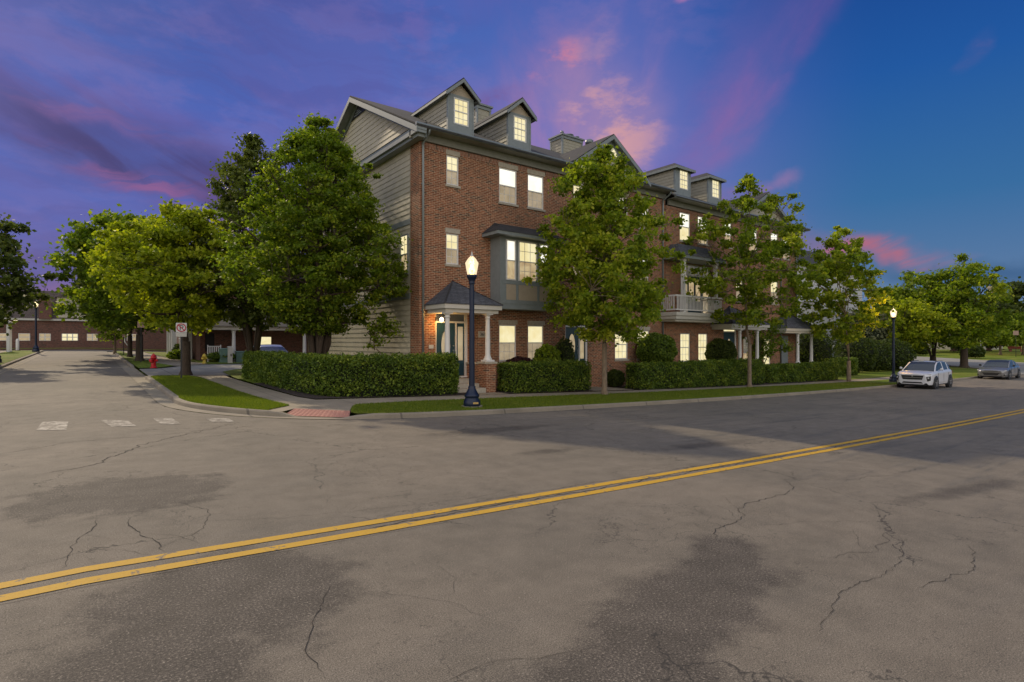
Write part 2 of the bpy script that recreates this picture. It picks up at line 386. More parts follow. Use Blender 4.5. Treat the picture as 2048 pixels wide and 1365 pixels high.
def leafmat(name, ca, cb, cc, tr=.4):
    m = bpy.data.materials.new(name); m.use_nodes = True; t = m.node_tree; t.nodes.clear()
    at = nd(t, 'ShaderNodeAttribute', attribute_name='tint')
    r = nd(t, 'ShaderNodeValToRGB'); t.links.new(at.outputs['Fac'], r.inputs[0]); e = r.color_ramp.elements
    e[0].position = 0; e[0].color = (*ca, 1); e[1].position = 1; e[1].color = (*cc, 1); q = e.new(.55); q.color = (*cb, 1)
    d = nd(t, 'ShaderNodeBsdfPrincipled'); t.links.new(r.outputs[0], d.inputs['Base Color']); d.inputs['Roughness'].default_value = .55
    d.inputs['Specular IOR Level'].default_value = .25
    tl = nd(t, 'ShaderNodeBsdfTranslucent'); g = mmix(t, 1., r.outputs[0], (1.25, 1.35, .5), 'MULTIPLY'); t.links.new(g, tl.inputs[0])
    mx = nd(t, 'ShaderNodeMixShader'); mx.inputs[0].default_value = tr
    t.links.new(d.outputs[0], mx.inputs[1]); t.links.new(tl.outputs[0], mx.inputs[2])
    o = nd(t, 'ShaderNodeOutputMaterial'); t.links.new(mx.outputs[0], o.inputs[0]); return m
LEAF_MAPLE = leafmat('maple_leaves', (.10, .16, .012), (.235, .295, .02), (.47, .47, .04), .55)
LEAF_YEL = leafmat('yellow_maple_leaves', (.14, .19, .012), (.33, .37, .02), (.56, .54, .035), .55)
LEAF_HORN = leafmat('hornbeam_leaves', (.075, .125, .010), (.175, .24, .02), (.40, .42, .035), .55)
LEAF_DARK = leafmat('dark_leaves', (.035, .056, .012), (.07, .098, .02), (.14, .165, .03))
LEAF_HEDGE = leafmat('hedge_leaves', (.05, .09, .012), (.12, .18, .022), (.26, .31, .035), .3)
LEAF_PURP = leafmat('purple_leaves', (.02, .008, .012), (.05, .018, .022), (.09, .03, .035), .3)
LEAF_BRT = leafmat('bright_leaves', (.09, .14, .012), (.20, .27, .02), (.36, .40, .03))
LEAF_GREY = leafmat('pale_leaves', (.10, .12, .06), (.18, .19, .10), (.34, .33, .22))
GRASSB = leafmat('grass_blades', (.070, .115, .008), (.15, .20, .016), (.27, .26, .04), .45)
def barkmat(name, col):
    m, t, b = mat(name); co = objco(t)
    mp = nd(t, 'ShaderNodeMapping'); mp.inputs['Scale'].default_value = (9, 9, 2.2); t.links.new(co, mp.inputs[0])
    n = noise(t, mp.outputs[0], 2.5, 6, .7)
    t.links.new(mmix(t, 1., col, mrange(t, n.outputs[0], .3, .7, .5, 1.4), 'MULTIPLY'), b.inputs['Base Color'])
    b.inputs['Roughness'].default_value = .95; bump(t, b, n.outputs[0], .8, .03); return m
BARK = barkmat('bark_light', (.20, .15, .105)); BARK_D = barkmat('bark_dark', (.06, .042, .030)); BARK_M = barkmat('bark_mid', (.13, .095, .06))
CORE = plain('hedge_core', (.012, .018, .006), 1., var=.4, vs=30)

# ------------------------------------------------------------------ mesh helpers
WLOC = {}
def tag(o, label=None, cat=None, group=None, kind=None):
    if label: o['label'] = label
    if cat: o['category'] = cat
    if group: o['group'] = group
    if kind: o['kind'] = kind
    return o
def thing(name, label, cat, loc=(0, 0, 0), rz=0, group=None):
    o = bpy.data.objects.new(name, None); COL.objects.link(o); o.empty_display_size = .3
    o.location = loc; o.rotation_euler = (0, 0, rz); WLOC[o.name] = Vector(loc)
    return tag(o, label, cat, group)
class MB:
    def __init__(s): s.v = []; s.f = []; s.mi = []; s.sm = []
    def add(s, vs, fs, mi=0, smooth=False):
        k = len(s.v); s.v += [tuple(p) for p in vs]
        for f in fs: s.f.append(tuple(i + k for i in f)); s.mi.append(mi); s.sm.append(smooth)
        return s
    def quad(s, a, b, c, d, mi=0): return s.add([a, b, c, d], [(0, 1, 2, 3)], mi)
    def poly(s, pts, mi=0): return s.add(pts, [tuple(range(len(pts)))], mi)
    def box(s, x0, x1, y0, y1, z0, z1, mi=0):
        if x0 > x1: x0, x1 = x1, x0
        if y0 > y1: y0, y1 = y1, y0
        if z0 > z1: z0, z1 = z1, z0
        v = [(x0, y0, z0), (x1, y0, z0), (x1, y1, z0), (x0, y1, z0), (x0, y0, z1), (x1, y0, z1), (x1, y1, z1), (x0, y1, z1)]
        return s.add(v, [(0, 3, 2, 1), (4, 5, 6, 7), (0, 1, 5, 4), (1, 2, 6, 5), (2, 3, 7, 6), (3, 0, 4, 7)], mi)
    def prism(s, poly, d, mi=0):
        """poly: 3-D points (planar); d: extrusion vector"""
        n = len(poly); a = [Vector(p) for p in poly]; b = [p + Vector(d) for p in a]
        return s.add(a + b, [tuple(range(n))[::-1], tuple(range(n, 2 * n))] + [(i, (i + 1) % n, n + (i + 1) % n, n + i) for i in range(n)], mi)
    def bar(s, p, q, w, h, mi=0):
        p = Vector(p); q = Vector(q); d = (q - p).normalized(); up = Vector((0, 0, 1))
        if abs(d.z) > .99: up = Vector((0, 1, 0))
        a = d.cross(up).normalized() * w / 2; b = a.cross(d).normalized() * h / 2
        v = [p - a - b, p + a - b, p + a + b, p - a + b, q - a - b, q + a - b, q + a + b, q - a + b]
        return s.add(v, [(0, 3, 2, 1), (4, 5, 6, 7), (0, 1, 5, 4), (1, 2, 6, 5), (2, 3, 7, 6), (3, 0, 4, 7)], mi)
    def lathe(s, c, prof, n=16, mi=0, axis='z', flute=0., smooth=True):
        cx, cy, cz = c; vs = []; fs = []
        for (r, h) in prof:
            for k in range(n):
                a = 2 * math.pi * k / n; rr = r * (1 - flute * (k % 2))
                if axis == 'z': vs.append((cx + rr * math.cos(a), cy + rr * math.sin(a), cz + h))
                elif axis == 'y': vs.append((cx + rr * math.cos(a), cy + h, cz + rr * math.sin(a)))
                else: vs.append((cx + h, cy + rr * math.cos(a), cz + rr * math.sin(a)))
        m = len(prof)
        for i in range(m - 1):
            for k in range(n):
                fs.append((i * n + k, i * n + (k + 1) % n, (i + 1) * n + (k + 1) % n, (i + 1) * n + k))
        s.add(vs, fs, mi, smooth); s.add([vs[k] for k in range(n)], [tuple(range(n))[::-1]], mi)
        s.add([vs[(m - 1) * n + k] for k in range(n)], [tuple(range(n))], mi); return s
    def tube(s, pts, rad, n=6, mi=0):
        vs = []; fs = []; P = [Vector(p) for p in pts]; prev = None
        for i, p in enumerate(P):
            d = (P[min(i + 1, len(P) - 1)] - P[max(i - 1, 0)]).normalized()
            if prev is None:
                up = Vector((1, 0, 0)) if abs(d.x) < .9 else Vector((0, 1, 0)); a = d.cross(up).normalized()
            else: a = (prev - d * prev.dot(d)).normalized()
            prev = a; b = d.cross(a)
            for k in range(n):
                t = 2 * math.pi * k / n; vs.append(p + (a * math.cos(t) + b * math.sin(t)) * rad[i])
        for i in range(len(P) - 1):
            for k in range(n): fs.append((i * n + k, i * n + (k + 1) % n, (i + 1) * n + (k + 1) % n, (i + 1) * n + k))
        fs.append(tuple(range(n))[::-1]); fs.append(tuple((len(P) - 1) * n + k for k in range(n)))
        return s.add(vs, fs, mi, True)
    def build(s, name, mats, parent=None, local=False, label=None):
        if not isinstance(mats, (list, tuple)): mats = [mats]
        off = Vector((0, 0, 0))
        if parent is not None and not local: off = WLOC.get(parent.name, Vector((0, 0, 0)))
        me = bpy.data.meshes.new(name); me.from_pydata([(a - off.x, b - off.y, c - off.z) for a, b, c in s.v], [], s.f)
        for m in mats: me.materials.append(m)
        me.polygons.foreach_set('material_index', s.mi); me.polygons.foreach_set('use_smooth', s.sm); me.update()
        o = bpy.data.objects.new(name, me); COL.objects.link(o)
        if parent is not None: o.parent = parent; WLOC[o.name] = off
        else: WLOC[o.name] = off
        if label: o['label'] = label
        return o
def copy_tree(o, parent=None):
    c = o.copy(); COL.objects.link(c); c.parent = parent
    for ch in [x for x in list(bpy.data.objects) if x.parent == o]: copy_tree(ch, c)
    return c
def struct(o): o['kind'] = 'structure'; return o

def sheet(name, poly, off, m, parent=None, step=2.0, thick=0.):
    """a ground-following sheet: polygon in plan, cut on a common grid"""
    bm = bmesh.new(); vs = [bm.verts.new((x, y, 0)) for x, y in poly]; bm.faces.new(vs)
    xs = [p[0] for p in poly]; ys = [p[1] for p in poly]
    def cuts(a, b): return [q for q in np.arange(math.floor(max(a, -14) / step) * step, min(b, 130), step) if a < q < b]
    for q in cuts(min(xs), max(xs)): bmesh.ops.bisect_plane(bm, geom=bm.verts[:] + bm.edges[:] + bm.faces[:], plane_co=(q, 0, 0), plane_no=(1, 0, 0))
    for q in cuts(min(ys), max(ys)): bmesh.ops.bisect_plane(bm, geom=bm.verts[:] + bm.edges[:] + bm.faces[:], plane_co=(0, q, 0), plane_no=(0, 1, 0))
    for v in bm.verts: v.co.z = G(v.co.x, v.co.y) + off
    bmesh.ops.recalc_face_normals(bm, faces=bm.faces[:])
    if bm.faces and sum(f.normal.z for f in bm.faces) < 0: bmesh.ops.reverse_faces(bm, faces=bm.faces[:])
    me = bpy.data.meshes.new(name); bm.to_mesh(me); bm.free(); me.materials.append(m)
    o = bpy.data.objects.new(name, me); COL.objects.link(o); WLOC[o.name] = Vector((0, 0, 0))
    if parent: o.parent = parent
    return o
def resample(pts, d=.5):
    out = [Vector((*pts[0], 0))]
    for a, b in zip(pts, pts[1:]):
        a = Vector((*a, 0)); b = Vector((*b, 0)); n = max(1, int((b - a).length / d))
        for i in range(1, n + 1): out.append(a.lerp(b, i / n))
    return out
def smoothline(pts, it=2):
    for _ in range(it):
        q = [pts[0]]
        for a, b in zip(pts, pts[1:]):
            q.append((a[0] * .75 + b[0] * .25, a[1] * .75 + b[1] * .25)); q.append((a[0] * .25 + b[0] * .75, a[1] * .25 + b[1] * .75))
        q.append(pts[-1]); pts = q
    return pts
def normals(P):
    o = []
    for i, p in enumerate(P):
        d = (P[min(i + 1, len(P) - 1)] - P[max(i - 1, 0)]).normalized(); o.append(Vector((-d.y, d.x, 0)))
    return o
def profile_strip(pts, prof, mb, mi=0, d=.5, prof_fn=None):
    """sweep a cross profile [(offset to the left, height above ground)] along a plan polyline"""
    P = resample(pts, d); Nn = normals(P); rows = []
    for p, n in zip(P, Nn):
        pr = prof_fn(p) if prof_fn else prof
        rows.append([(p.x + n.x * o, p.y + n.y * o, G(p.x + n.x * o, p.y + n.y * o) + h) for o, h in pr])
    k = len(rows[0]); vs = [q for r in rows for q in r]
    fs = [(i * k + j, (i + 1) * k + j, (i + 1) * k + j + 1, i * k + j + 1) for i in range(len(rows) - 1) for j in range(k - 1)]
    mb.add(vs, fs, mi)

# ------------------------------------------------------------------ ground, roads, walks
def ground_sheet():
    def axis(lo, hi, flo, fhi, st):
        a = list(np.arange(flo, fhi + .01, st)); 
        return [lo, lo / 2] + a + [hi / 2, hi]
    xs = axis(-900, 1400, -60, 150, 3.); ys = axis(-900, 1400, -60, 150, 3.)
    vs = [(x, y, G(x, y) - .10) for y in ys for x in xs]; n = len(xs)
    fs = [(j * n + i, j * n + i + 1, (j + 1) * n + i + 1, (j + 1) * n + i) for j in range(len(ys) - 1) for i in range(n - 1)]
    mb = MB(); mb.add(vs, fs); return struct(mb.build('ground', GRASS))
ground_sheet()

# asphalt edge against the gutter on the near side of the block with the townhouses
EDGE = [(1.5, 64), (1.45, 40), (1.5, 24), (1.5, 19)] + smoothline([(1.5, 19), (1.53, 17.1), (1.78, 16), (2.43, 14.73), (3.3, 13.81), (4.54, 12.87), (6.0, 12.42), (8.5, 12.33)], 2)[1:] + [(20, 12.5), (38, 12.85), (57, 13.1)] + smoothline([(57, 13.1), (64, 13.2), (70, 14.6), (74, 18), (80, 27), (90, 42)], 2)[1:]
road = MB()
main = [(-40, -4.2), (120, -4.2), (120, 20)]
sheet_main = struct(sheet('road', [(-60, -4.2), (140, -4.2), (140, 13.05), (57, 13.1), (38, 12.85), (20, 12.5), (8.5, 12.33), (6.5, 12.42), (5.2, 12.66), (4.54, 12.87), (3.9, 13.3), (3.3, 13.81), (2.7, 14.4), (2.2, 15.1), (1.78, 16), (1.58, 16.8), (1.5, 18), (1.5, 24), (1.45, 40), (1.5, 66), (14, 66.5), (14, 71.5), (-30, 71.5), (-30, 66.5), (-2.7, 66), (-2.85, 44), (-2.92, 30), (-2.95, 20), (-3.3, 16.5), (-4.6, 14.2), (-7, 12.8), (-12, 12.4), (-60, 12.3)], 0.0, ASPHALT))
xroad = MB()
profile_strip(smoothline([(66, 9), (77, 12), (85, 20), (96, 33), (106, 50)], 2), [(-5.5, .02), (0, .05), (5.5, .02)], xroad, d=2)
struct(xroad.build('side_road', DRIVE))
# opposite verge, behind the camera
struct(sheet('verge', [(-60, -60), (140, -60), (140, -4.4), (-60, -4.4)], .1, GRASS, step=6))

def ramp_h(p):
    """height of curb top: lowered at the crossing ramp and the driveway"""
    s = .125
    if p.y < 30:
        # ramp between x 3.5 and 5.0 on the corner
        if 3.4 < p.x < 5.2 and p.y < 15: s = .125 - .11 * min(1, min(p.x - 3.4, 5.2 - p.x) / .35)
    if 27.4 < p.y < 36.5 and p.x < 3: s = .125 - .11 * min(1, min(p.y - 27.4, 36.5 - p.y) / .8)
    return s
def gut_w(p):
    if p.y > 18 and p.x < 3: return .40
    return max(.06, .34 - max(0, p.x - 2.5) * .10)
cg = MB()
profile_strip(EDGE, None, cg, prof_fn=lambda p: [(0, .006), (gut_w(p), .012)], d=.4)
struct(cg.build('gutter', CURB))
ck = MB()
def cprof(p):
    h = ramp_h(p); g = gut_w(p); r = min(.03, h * .3)
    return [(g, 0), (g + .02, h - r), (g + .05, h), (g + .15, h), (g + .16, -.05)]
profile_strip(EDGE, None, ck, prof_fn=cprof, d=.4)
struct(ck.build('curb', CURB))
# left-hand curb of the side street
LEDGE = [(-60, 12.3), (-12, 12.4)] + smoothline([(-12, 12.4), (-7, 12.8), (-4.6, 14.2), (-3.3, 16.5), (-2.95, 20)], 2)[1:] + [(-2.92, 30), (-2.85, 44), (-2.7, 66)]
lc = MB(); profile_strip(LEDGE, [(0, .006), (.4, .012)], lc); struct(lc.build('gutter', CURB))
lk = MB(); profile_strip(LEDGE, [(.4, 0), (.42, .1), (.45, .125), (.56, .125), (.57, -.05)], lk); struct(lk.build('curb', CURB))

def inner(seg, extra):
    """plan line just inside the curb"""
    P = resample(seg, .6); Nn = normals(P)
    return [(p.x + n.x * (gut_w(p) + extra), p.y + n.y * (gut_w(p) + extra)) for p, n in zip(P, Nn)]
full_in = inner(EDGE, .155)
side_in = [q for q in full_in if q[1] > 14.0 and q[0] < 3.6 and q[1] < 26.9]
main_in = [q for q in full_in if q[0] > 5.05 and q[0] < 66 and q[1] < 16]
lawnA = [(3.44, 14.34), (4.22, 15.22), (4.0, 17), (3.86, 19.35), (3.80, 23), (3.74, 26.3), (3.45, 27.4), (2.9, 27.5), (2.3, 27.3), (2.05, 26.9)] + side_in
struct(sheet('lawn', lawnA, LAWN, GRASS, step=1.))
WF = [(5.25, 14.55), (5.9, 15.1), (8, 15.3), (12.6, 15.55), (28, 15.95), (46, 15.6), (60, 15.8)]
lawnB = [(5.12, 13.22), (5.27, 13.62), (5.55, 14.3), (5.95, 15.0)] + WF[2:] + [(64, 15.9), (66, 15)] + [q for q in main_in[::-1] if q[0] < 65]
struct(sheet('lawn', lawnB, LAWN, GRASS, step=1.))
WB = [(5.35, 16.55), (6.5, 16.6), (12, 16.75), (20, 16.85), (28, 16.85), (46, 17.0), (60, 17.2)]
struct(sheet('sidewalk', [(3.41, 14.27), (3.72, 14.02), (4.18, 14.58), (5.25, 13.63), (5.54, 14.31), (5.94, 15.01)] + WF[2:] + WB[::-1] + [(5.1, 17.5), (4.95, 21), (4.9, 27), (5.0, 28.3), (3.4, 28.3), (3.75, 26.3), (3.86, 19.35), (4.02, 17), (4.24, 15.24), (3.45, 14.36)], LAWN - .012, WALK, step=1.))
# crossing ramp with tactile bricks
def ramp():
    a = [(3.55, 14.5), (5.15, 14.4)]; 
    mb = MB(); n = 14
    P0 = [Vector((3.73, 13.98)), Vector((5.0, 13.03))]; P1 = [Vector((4.17, 14.59)), Vector((5.26, 13.64))]
    for i in range(n):
        for j in range(8):
            def pt(s, t):
                a0 = P0[0].lerp(P0[1], s); b0 = P1[0].lerp(P1[1], s); p = a0.lerp(b0, t)
                return (p.x, p.y, G(p.x, p.y) + .020 + .089 * t)
            q = [pt(i / n, j / 8), pt((i + 1) / n, j / 8), pt((i + 1) / n, (j + 1) / 8), pt(i / n, (j + 1) / 8)]
            mb.poly(q, 0)
            c_ = sum((Vector(k) for k in q), Vector()) / 4; sh = [c_ + (Vector(k) - c_) * .45 + Vector((0, 0, .008)) for k in q]
            mb.add([Vector(k) for k in q] and [c_ + (Vector(k) - c_) * .6 for k in q] + sh, [(4, 5, 6, 7), (0, 1, 5, 4), (1, 2, 6, 5), (2, 3, 7, 6), (3, 0, 4, 7)], 0)
    return struct(mb.build('crossing_ramp', TACT))
ramp()
# driveway mouth, walk beyond it, verges of the side street
struct(sheet('driveway', [(2.05, 27.3), (2.9, 27.5), (3.45, 28.0), (5.2, 28.2), (5.6, 31.5), (7.5, 34), (13, 35.5), (26, 36), (26, 41.5), (9, 41), (6.0, 39.2), (4.2, 36.6), (3.0, 34), (2.05, 33.2)], LAWN - .03, DRIVE, step=1.))
struct(sheet('lawn', [(5.0, 26.2), (5.1, 23), (11, 23), (14, 33), (14, 35.2), (9, 34.6), (6.4, 33.2), (5.35, 30.8), (5.2, 28.5)], LAWN, GRASS))
struct(sheet('lawn', [(2.05, 33.5), (2.9, 34.2), (3.9, 36.5), (3.3, 40), (2.9, 50), (2.6, 64.5), (2.05, 64.5)], LAWN, GRASS))
struct(sheet('sidewalk', [(3.98, 36.6), (4.2, 36.7), (6.0, 39.4), (5.2, 44), (4.6, 52), (4.2, 64.5), (2.65, 64.5), (2.95, 50), (3.35, 40)], LAWN - .012, WALKY))
struct(sheet('lawn', [(6.05, 39.4), (9, 41.2), (26, 41.7), (26, 44.2), (6.8, 44.2), (6.8, 64.5), (4.25, 64.5), (4.65, 52), (5.25, 44)], LAWN, GRASS))
struct(sheet('lawn', [(-3.55, 20), (-3.5, 30), (-3.45, 44), (-3.3, 65.5), (-5.3, 65.5), (-5.5, 44), (-5.6, 30), (-5.8, 18), (-3.95, 17)], LAWN, GRASS))
struct(sheet('sidewalk', [(-5.3, 65.5), (-5.5, 44), (-5.6, 30), (-5.8, 18), (-7.2, 18), (-7.1, 30), (-7.0, 44), (-6.8, 65.5)], LAWN - .012, WALKY))
struct(sheet('lawn', [(-6.8, 65.5), (-7.0, 44), (-7.1, 30), (-7.2, 18), (-7.2, 14), (-40, 14), (-40, 65.5)], LAWN, GRASS))
struct(sheet('lawn', [(-30, 71.9), (14, 71.9), (14, 74.5), (-30, 74.5)], LAWN, GRASS))
# planting beds along the townhouses; path openings
struct(sheet('planting_bed', [(5.1, 17.4), (5.35, 16.6), (6.5, 16.65), (11.15, 16.77), (11.1, 20), (10.1, 20), (10.1, 23), (5.0, 23)], LAWN + .01, MULCH, step=1.))
struct(sheet('planting_bed', [(12.7, 16.85), (17.3, 17.0), (17.3, 19.1), (12.7, 19.1)], LAWN + .01, MULCH, step=1.))
struct(sheet('planting_bed', [(20.2, 16.87), (31.5, 16.87), (42, 16.98), (42, 19.1), (20.2, 19.1)], LAWN + .01, MULCH, step=1.))
struct(sheet('path', [(11.2, 16.78), (12.65, 16.82), (12.6, 17.4), (11.2, 17.4)], LAWN - .004, WALK))
struct(sheet('path', [(17.35, 17.0), (20.1, 17.1), (20.1, 19.1), (17.35, 19.1)], LAWN - .004, WALK))
struct(sheet('lawn', [(42.05, 17.0), (60, 17.25), (66, 17.5), (72, 20), (80, 31), (60, 31), (42.05, 31)], LAWN, GRASS))
struct(sheet('lawn', [(60.2, 15.85), (64, 15.9), (66, 15.05), (70.5, 16.2), (73, 19), (72, 19.9), (66, 17.45), (60.2, 17.3)], LAWN + .004, GRASS))

# yellow centre line pair and crosswalk bars
for v in (4.83, 5.08):
    mb = MB(); P = resample([(-12, v), (140, v)], .5)
    vs = [(p.x, p.y + s * (.06 + .004 * math.sin(p.x * 9 + v * 7) + .003 * math.sin(p.x * 23)), G(p.x, p.y) + .005) for p in P for s in (-1, 1)]
    mb.add(vs, [(2 * i, 2 * i + 2, 2 * i + 3, 2 * i + 1) for i in range(len(P) - 1)])
    struct(mb.build('road_marking', YELLOW))
for q in ([(-.75, 13.5), (-.30, 13.25), (-.30, 14.6), (-.72, 14.8)], [(.38, 13.35), (.78, 13.3), (.68, 14.3), (.22, 14.5)], [(1.2, 13.35), (1.55, 13.3), (1.5, 14.4), (1.15, 14.5)], [(2.15, 13.4), (2.55, 13.3), (2.55, 14.0), (2.1, 14.15)]):
    struct(sheet('crosswalk_marking', q, .005, XWALK))
# open cracks as thin irregular ribbons just proud of the asphalt
rc = random.Random(5); cm = MB()
def crack(pts, w, jag=.05, branch=True):
    near = min(1., max(.28, math.hypot(*pts[len(pts) // 2]) / 9)); w *= near; jag *= max(.5, near)
    if branch and w < .02:
        for a, b in zip(pts, pts[1:]):
            if rc.random() < .8 and abs(a[1] - b[1]) + abs(a[0] - b[0]) < 6:
                t = rc.random(); px, py = a[0] + (b[0] - a[0]) * t, a[1] + (b[1] - a[1]) * t
                an = math.atan2(b[1] - a[1], b[0] - a[0]) + rc.choice((-1, 1)) * rc.uniform(.5, 1.2); ln = rc.uniform(.25, .9)
                mid = (px + math.cos(an) * ln * .5, py + math.sin(an) * ln * .5); an += rc.uniform(-.6, .6)
                crack([(px, py), mid, (mid[0] + math.cos(an) * ln * .5, mid[1] + math.sin(an) * ln * .5)], w * .7, jag, False)
    w *= .32; jag *= .75; P = resample(pts, .05); n = normals(P); vs = []; off = 0
    for i, (p, q) in enumerate(zip(P, n)):
        off = off * .8 + rc.uniform(-jag, jag); ww = w * (.35 + rc.random()) * min(1, (i + 1) / 5, (len(P) - i) / 5)
        for s_ in (-1, 1):
            a = p + q * (off + s_ * ww); vs.append((a.x, a.y, G(a.x, a.y) + .0035))
    cm.add(vs, [(2 * i, 2 * i + 2, 2 * i + 3, 2 * i + 1) for i in range(len(P) - 1)])
crack([(2.6, 13.2), (1.6, 11.9), (.7, 10.8), (.1, 9.4), (-.5, 9.0)], .022)
crack([(-1.6, 10.6), (-.2, 11.6), (1.4, 12.0), (2.8, 12.6)], .016)
crack([(.1, 6.5), (-.02, 6.0), (-.1, 5.5), (-.16, 5.2)], .016)
crack([(.33, 6.4), (.32, 6.0), (.42, 5.6), (.44, 5.2)], .02)
crack([(.7, 6.75), (1.0, 6.3), (.85, 5.8), (.72, 5.35)], .012)
crack([(.9, 5.9), (1.5, 5.65), (2.3, 5.5), (3.4, 5.4), (4.2, 5.5)], .01)
crack([(1.35, 3.9), (1.15, 3.5), (1.0, 3.1), (.95, 2.8)], .02)
crack([(.95, 2.62), (1.3, 2.42), (1.65, 2.5), (1.95, 2.35), (2.3, 2.2)], .014)
crack([(4.6, 2.95), (4.9, 3.2), (5.6, 3.3), (5.7, 3.5), (7.3, 3.6), (7.9, 4.0)], .016)
crack([(5.4, 3.05), (6.0, 2.75), (6.6, 2.4), (7.0, 2.2)], .009)
crack([(3.6, 1.6), (4.4, 1.8), (5.2, 1.75), (6.3, 1.95)], .012)
crack([(5.0, 2.2), (5.6, 2.0), (6.5, 2.25), (7.2, 2.6)], .01); crack([(4.9, 1.5), (5.8, 1.35), (6.6, 1.6)], .012); crack([(1.9, 3.2), (2.2, 3.5), (2.15, 4.0)], .008); crack([(1.5, 3.7), (1.9, 3.2), (2.0, 2.8)], .008)
crack([(7.8, 4.0), (8.6, 3.5), (9.6, 3.3), (11, 3.2)], .01)
crack([(3.0, 9.2), (4.2, 9.0), (5.5, 9.5), (6.8, 9.6)], .008)
crack([(-12, 4.72), (3, 4.72)], .010, .015); crack([(2, 4.955), (30, 4.955)], .022, .03); crack([(3, 5.20), (28, 5.2)], .010, .02)
crack([(8, 10.6), (14, 9.6), (22, 9.4)], .02); crack([(12, 8.0), (20, 7.2), (30, 7.0)], .02)
for k in range(16):
    y0 = rc.uniform(16, 60); crack([(-2.6, y0), (-.5, y0 + rc.uniform(-.6, .6)), (1.3, y0 + rc.uniform(-.8, .8))], .018)
struct(cm.build('road_crack', CRACK))

# grass blades along the visible lawns
def blades():
    rg = np.random.default_rng(3)
    def inside(poly, x, y):
        c = np.zeros(len(x), bool); n = len(poly)
        for i in range(n):
            x1, y1 = poly[i]; x2, y2 = poly[(i + 1) % n]
            cond = ((y1 > y) != (y2 > y)) & (x < (x2 - x1) * (y - y1) / ((y2 - y1) if y2 != y1 else 1e-9) + x1); c ^= cond
        return c
    V = []; T = []
    for poly, n, clipx in ((lawnA, 90000, 99), (lawnB, 130000, 40)):
        a = np.array(poly); x = rg.uniform(a[:, 0].min(), min(clipx, a[:, 0].max()), n * 2); y = rg.uniform(a[:, 1].min(), a[:, 1].max(), n * 2)
        k = inside(poly, x, y); x = x[k][:n]; y = y[k][:n]
        if clipx == 40: 
            keep = rg.random(len(x)) < np.clip(14 / (x + 4), .25, 1); x = x[keep]; y = y[keep]
        z = np.array([G(p, q) for p, q in zip(x, y)]) + LAWN
        th = rg.uniform(0, 2 * math.pi, len(x)); w = rg.uniform(.004, .009, len(x)); h = rg.uniform(.018, .055, len(x))
        lx = rg.normal(0, .018, len(x)); ly = rg.normal(0, .018, len(x))
        v = np.stack([np.stack([x - w * np.cos(th), y - w * np.sin(th), z - .005], 1), np.stack([x + w * np.cos(th), y + w * np.sin(th), z - .005], 1), np.stack([x + lx, y + ly, z + h], 1)], 1)
        V.append(v.reshape(-1, 3)); T.append(np.clip(rg.normal(.45, .22, len(x)), 0, 1))
    V = np.concatenate(V); T = np.concatenate(T)
    return V, T
def fastmesh(name, V, k, tint, mats, parent=None, smooth=False, extra=None):
    """V: (n*k,3) vertices of n separate k-gons; tint per face. extra: MB appended with material 1"""
    n = len(V) // k; me = bpy.data.meshes.new(name)
    ev = np.array(extra.v, float).reshape(-1, 3) if extra else np.zeros((0, 3)); ef = extra.f if extra else []
    loops = np.arange(n * k, dtype=np.int32); starts = np.arange(n, dtype=np.int32) * k
    if ef:
        el_ = np.array([i for f in ef for i in f], np.int32) + n * k; es = np.cumsum([0] + [len(f) for f in ef[:-1]]).astype(np.int32) + n * k
        loops = np.concatenate([loops, el_]); starts = np.concatenate([starts, es])
    allv = np.concatenate([V, ev]).astype(np.float32)
    me.vertices.add(len(allv)); me.vertices.foreach_set('co', allv.ravel())
    me.loops.add(len(loops)); me.loops.foreach_set('vertex_index', loops)
    me.polygons.add(len(starts)); me.polygons.foreach_set('loop_start', starts)
    for m in (mats if isinstance(mats, (list, tuple)) else [mats]): me.materials.append(m)
    if ef: me.polygons.foreach_set('material_index', np.concatenate([np.zeros(n, np.int32), np.ones(len(ef), np.int32)]))
    at = me.attributes.new('tint', 'FLOAT', 'FACE'); at.data.foreach_set('value', np.concatenate([tint, np.full(len(ef), .3)]).astype(np.float32))
    me.update(calc_edges=True); me.validate()
    o = bpy.data.objects.new(name, me); COL.objects.link(o)
    if parent is not None: o.parent = parent
    return o
V, T = blades()
tag(fastmesh('grass', V, 3, T, GRASSB), 'short mown grass blades on the lawn strips between curb and sidewalk', 'grass', kind='stuff')

# ------------------------------------------------------------------ foliage
def leaves(rg, C, rad, n_per, size, flat=.6, up=.5, tint_c=None, spread=.22, leaf=1.25):
    """C: (m,3) cluster centres, rad (m,) cluster radius -> vertices of diamond leaves"""
    m = len(C); idx = np.repeat(np.arange(m), n_per); n = len(idx)
    d = rg.normal(size=(n, 3)); d /= np.linalg.norm(d, axis=1)[:, None] + 1e-9
    r = rg.random(n) ** .55 * np.where(rg.random(n) < .22, 1.75, 1.)
    p = C[idx] + d * (r * rad[idx])[:, None] * np.array([1, 1, flat])
    nrm = rg.normal(size=(n, 3)) * .75 + d * .45 + np.array([0, 0, up]); nrm /= np.linalg.norm(nrm, axis=1)[:, None]
    a = np.cross(nrm, rg.normal(size=(n, 3))); a /= np.linalg.norm(a, axis=1)[:, None] + 1e-9
    b = np.cross(nrm, a); s = size * rg.uniform(.6, 1.35, n)[:, None]
    fold = nrm * s * .22
    v = np.stack([p - a * s * leaf * .5, p + b * s * .5 - fold * .6, p + a * s * leaf * .55 - fold, p - b * s * .5 - fold * .6], 1).reshape(-1, 3)
    t = (tint_c[idx] if tint_c is not None else np.full(n, .45)) + rg.normal(0, spread, n)
    return v, np.clip(t, 0, 1)
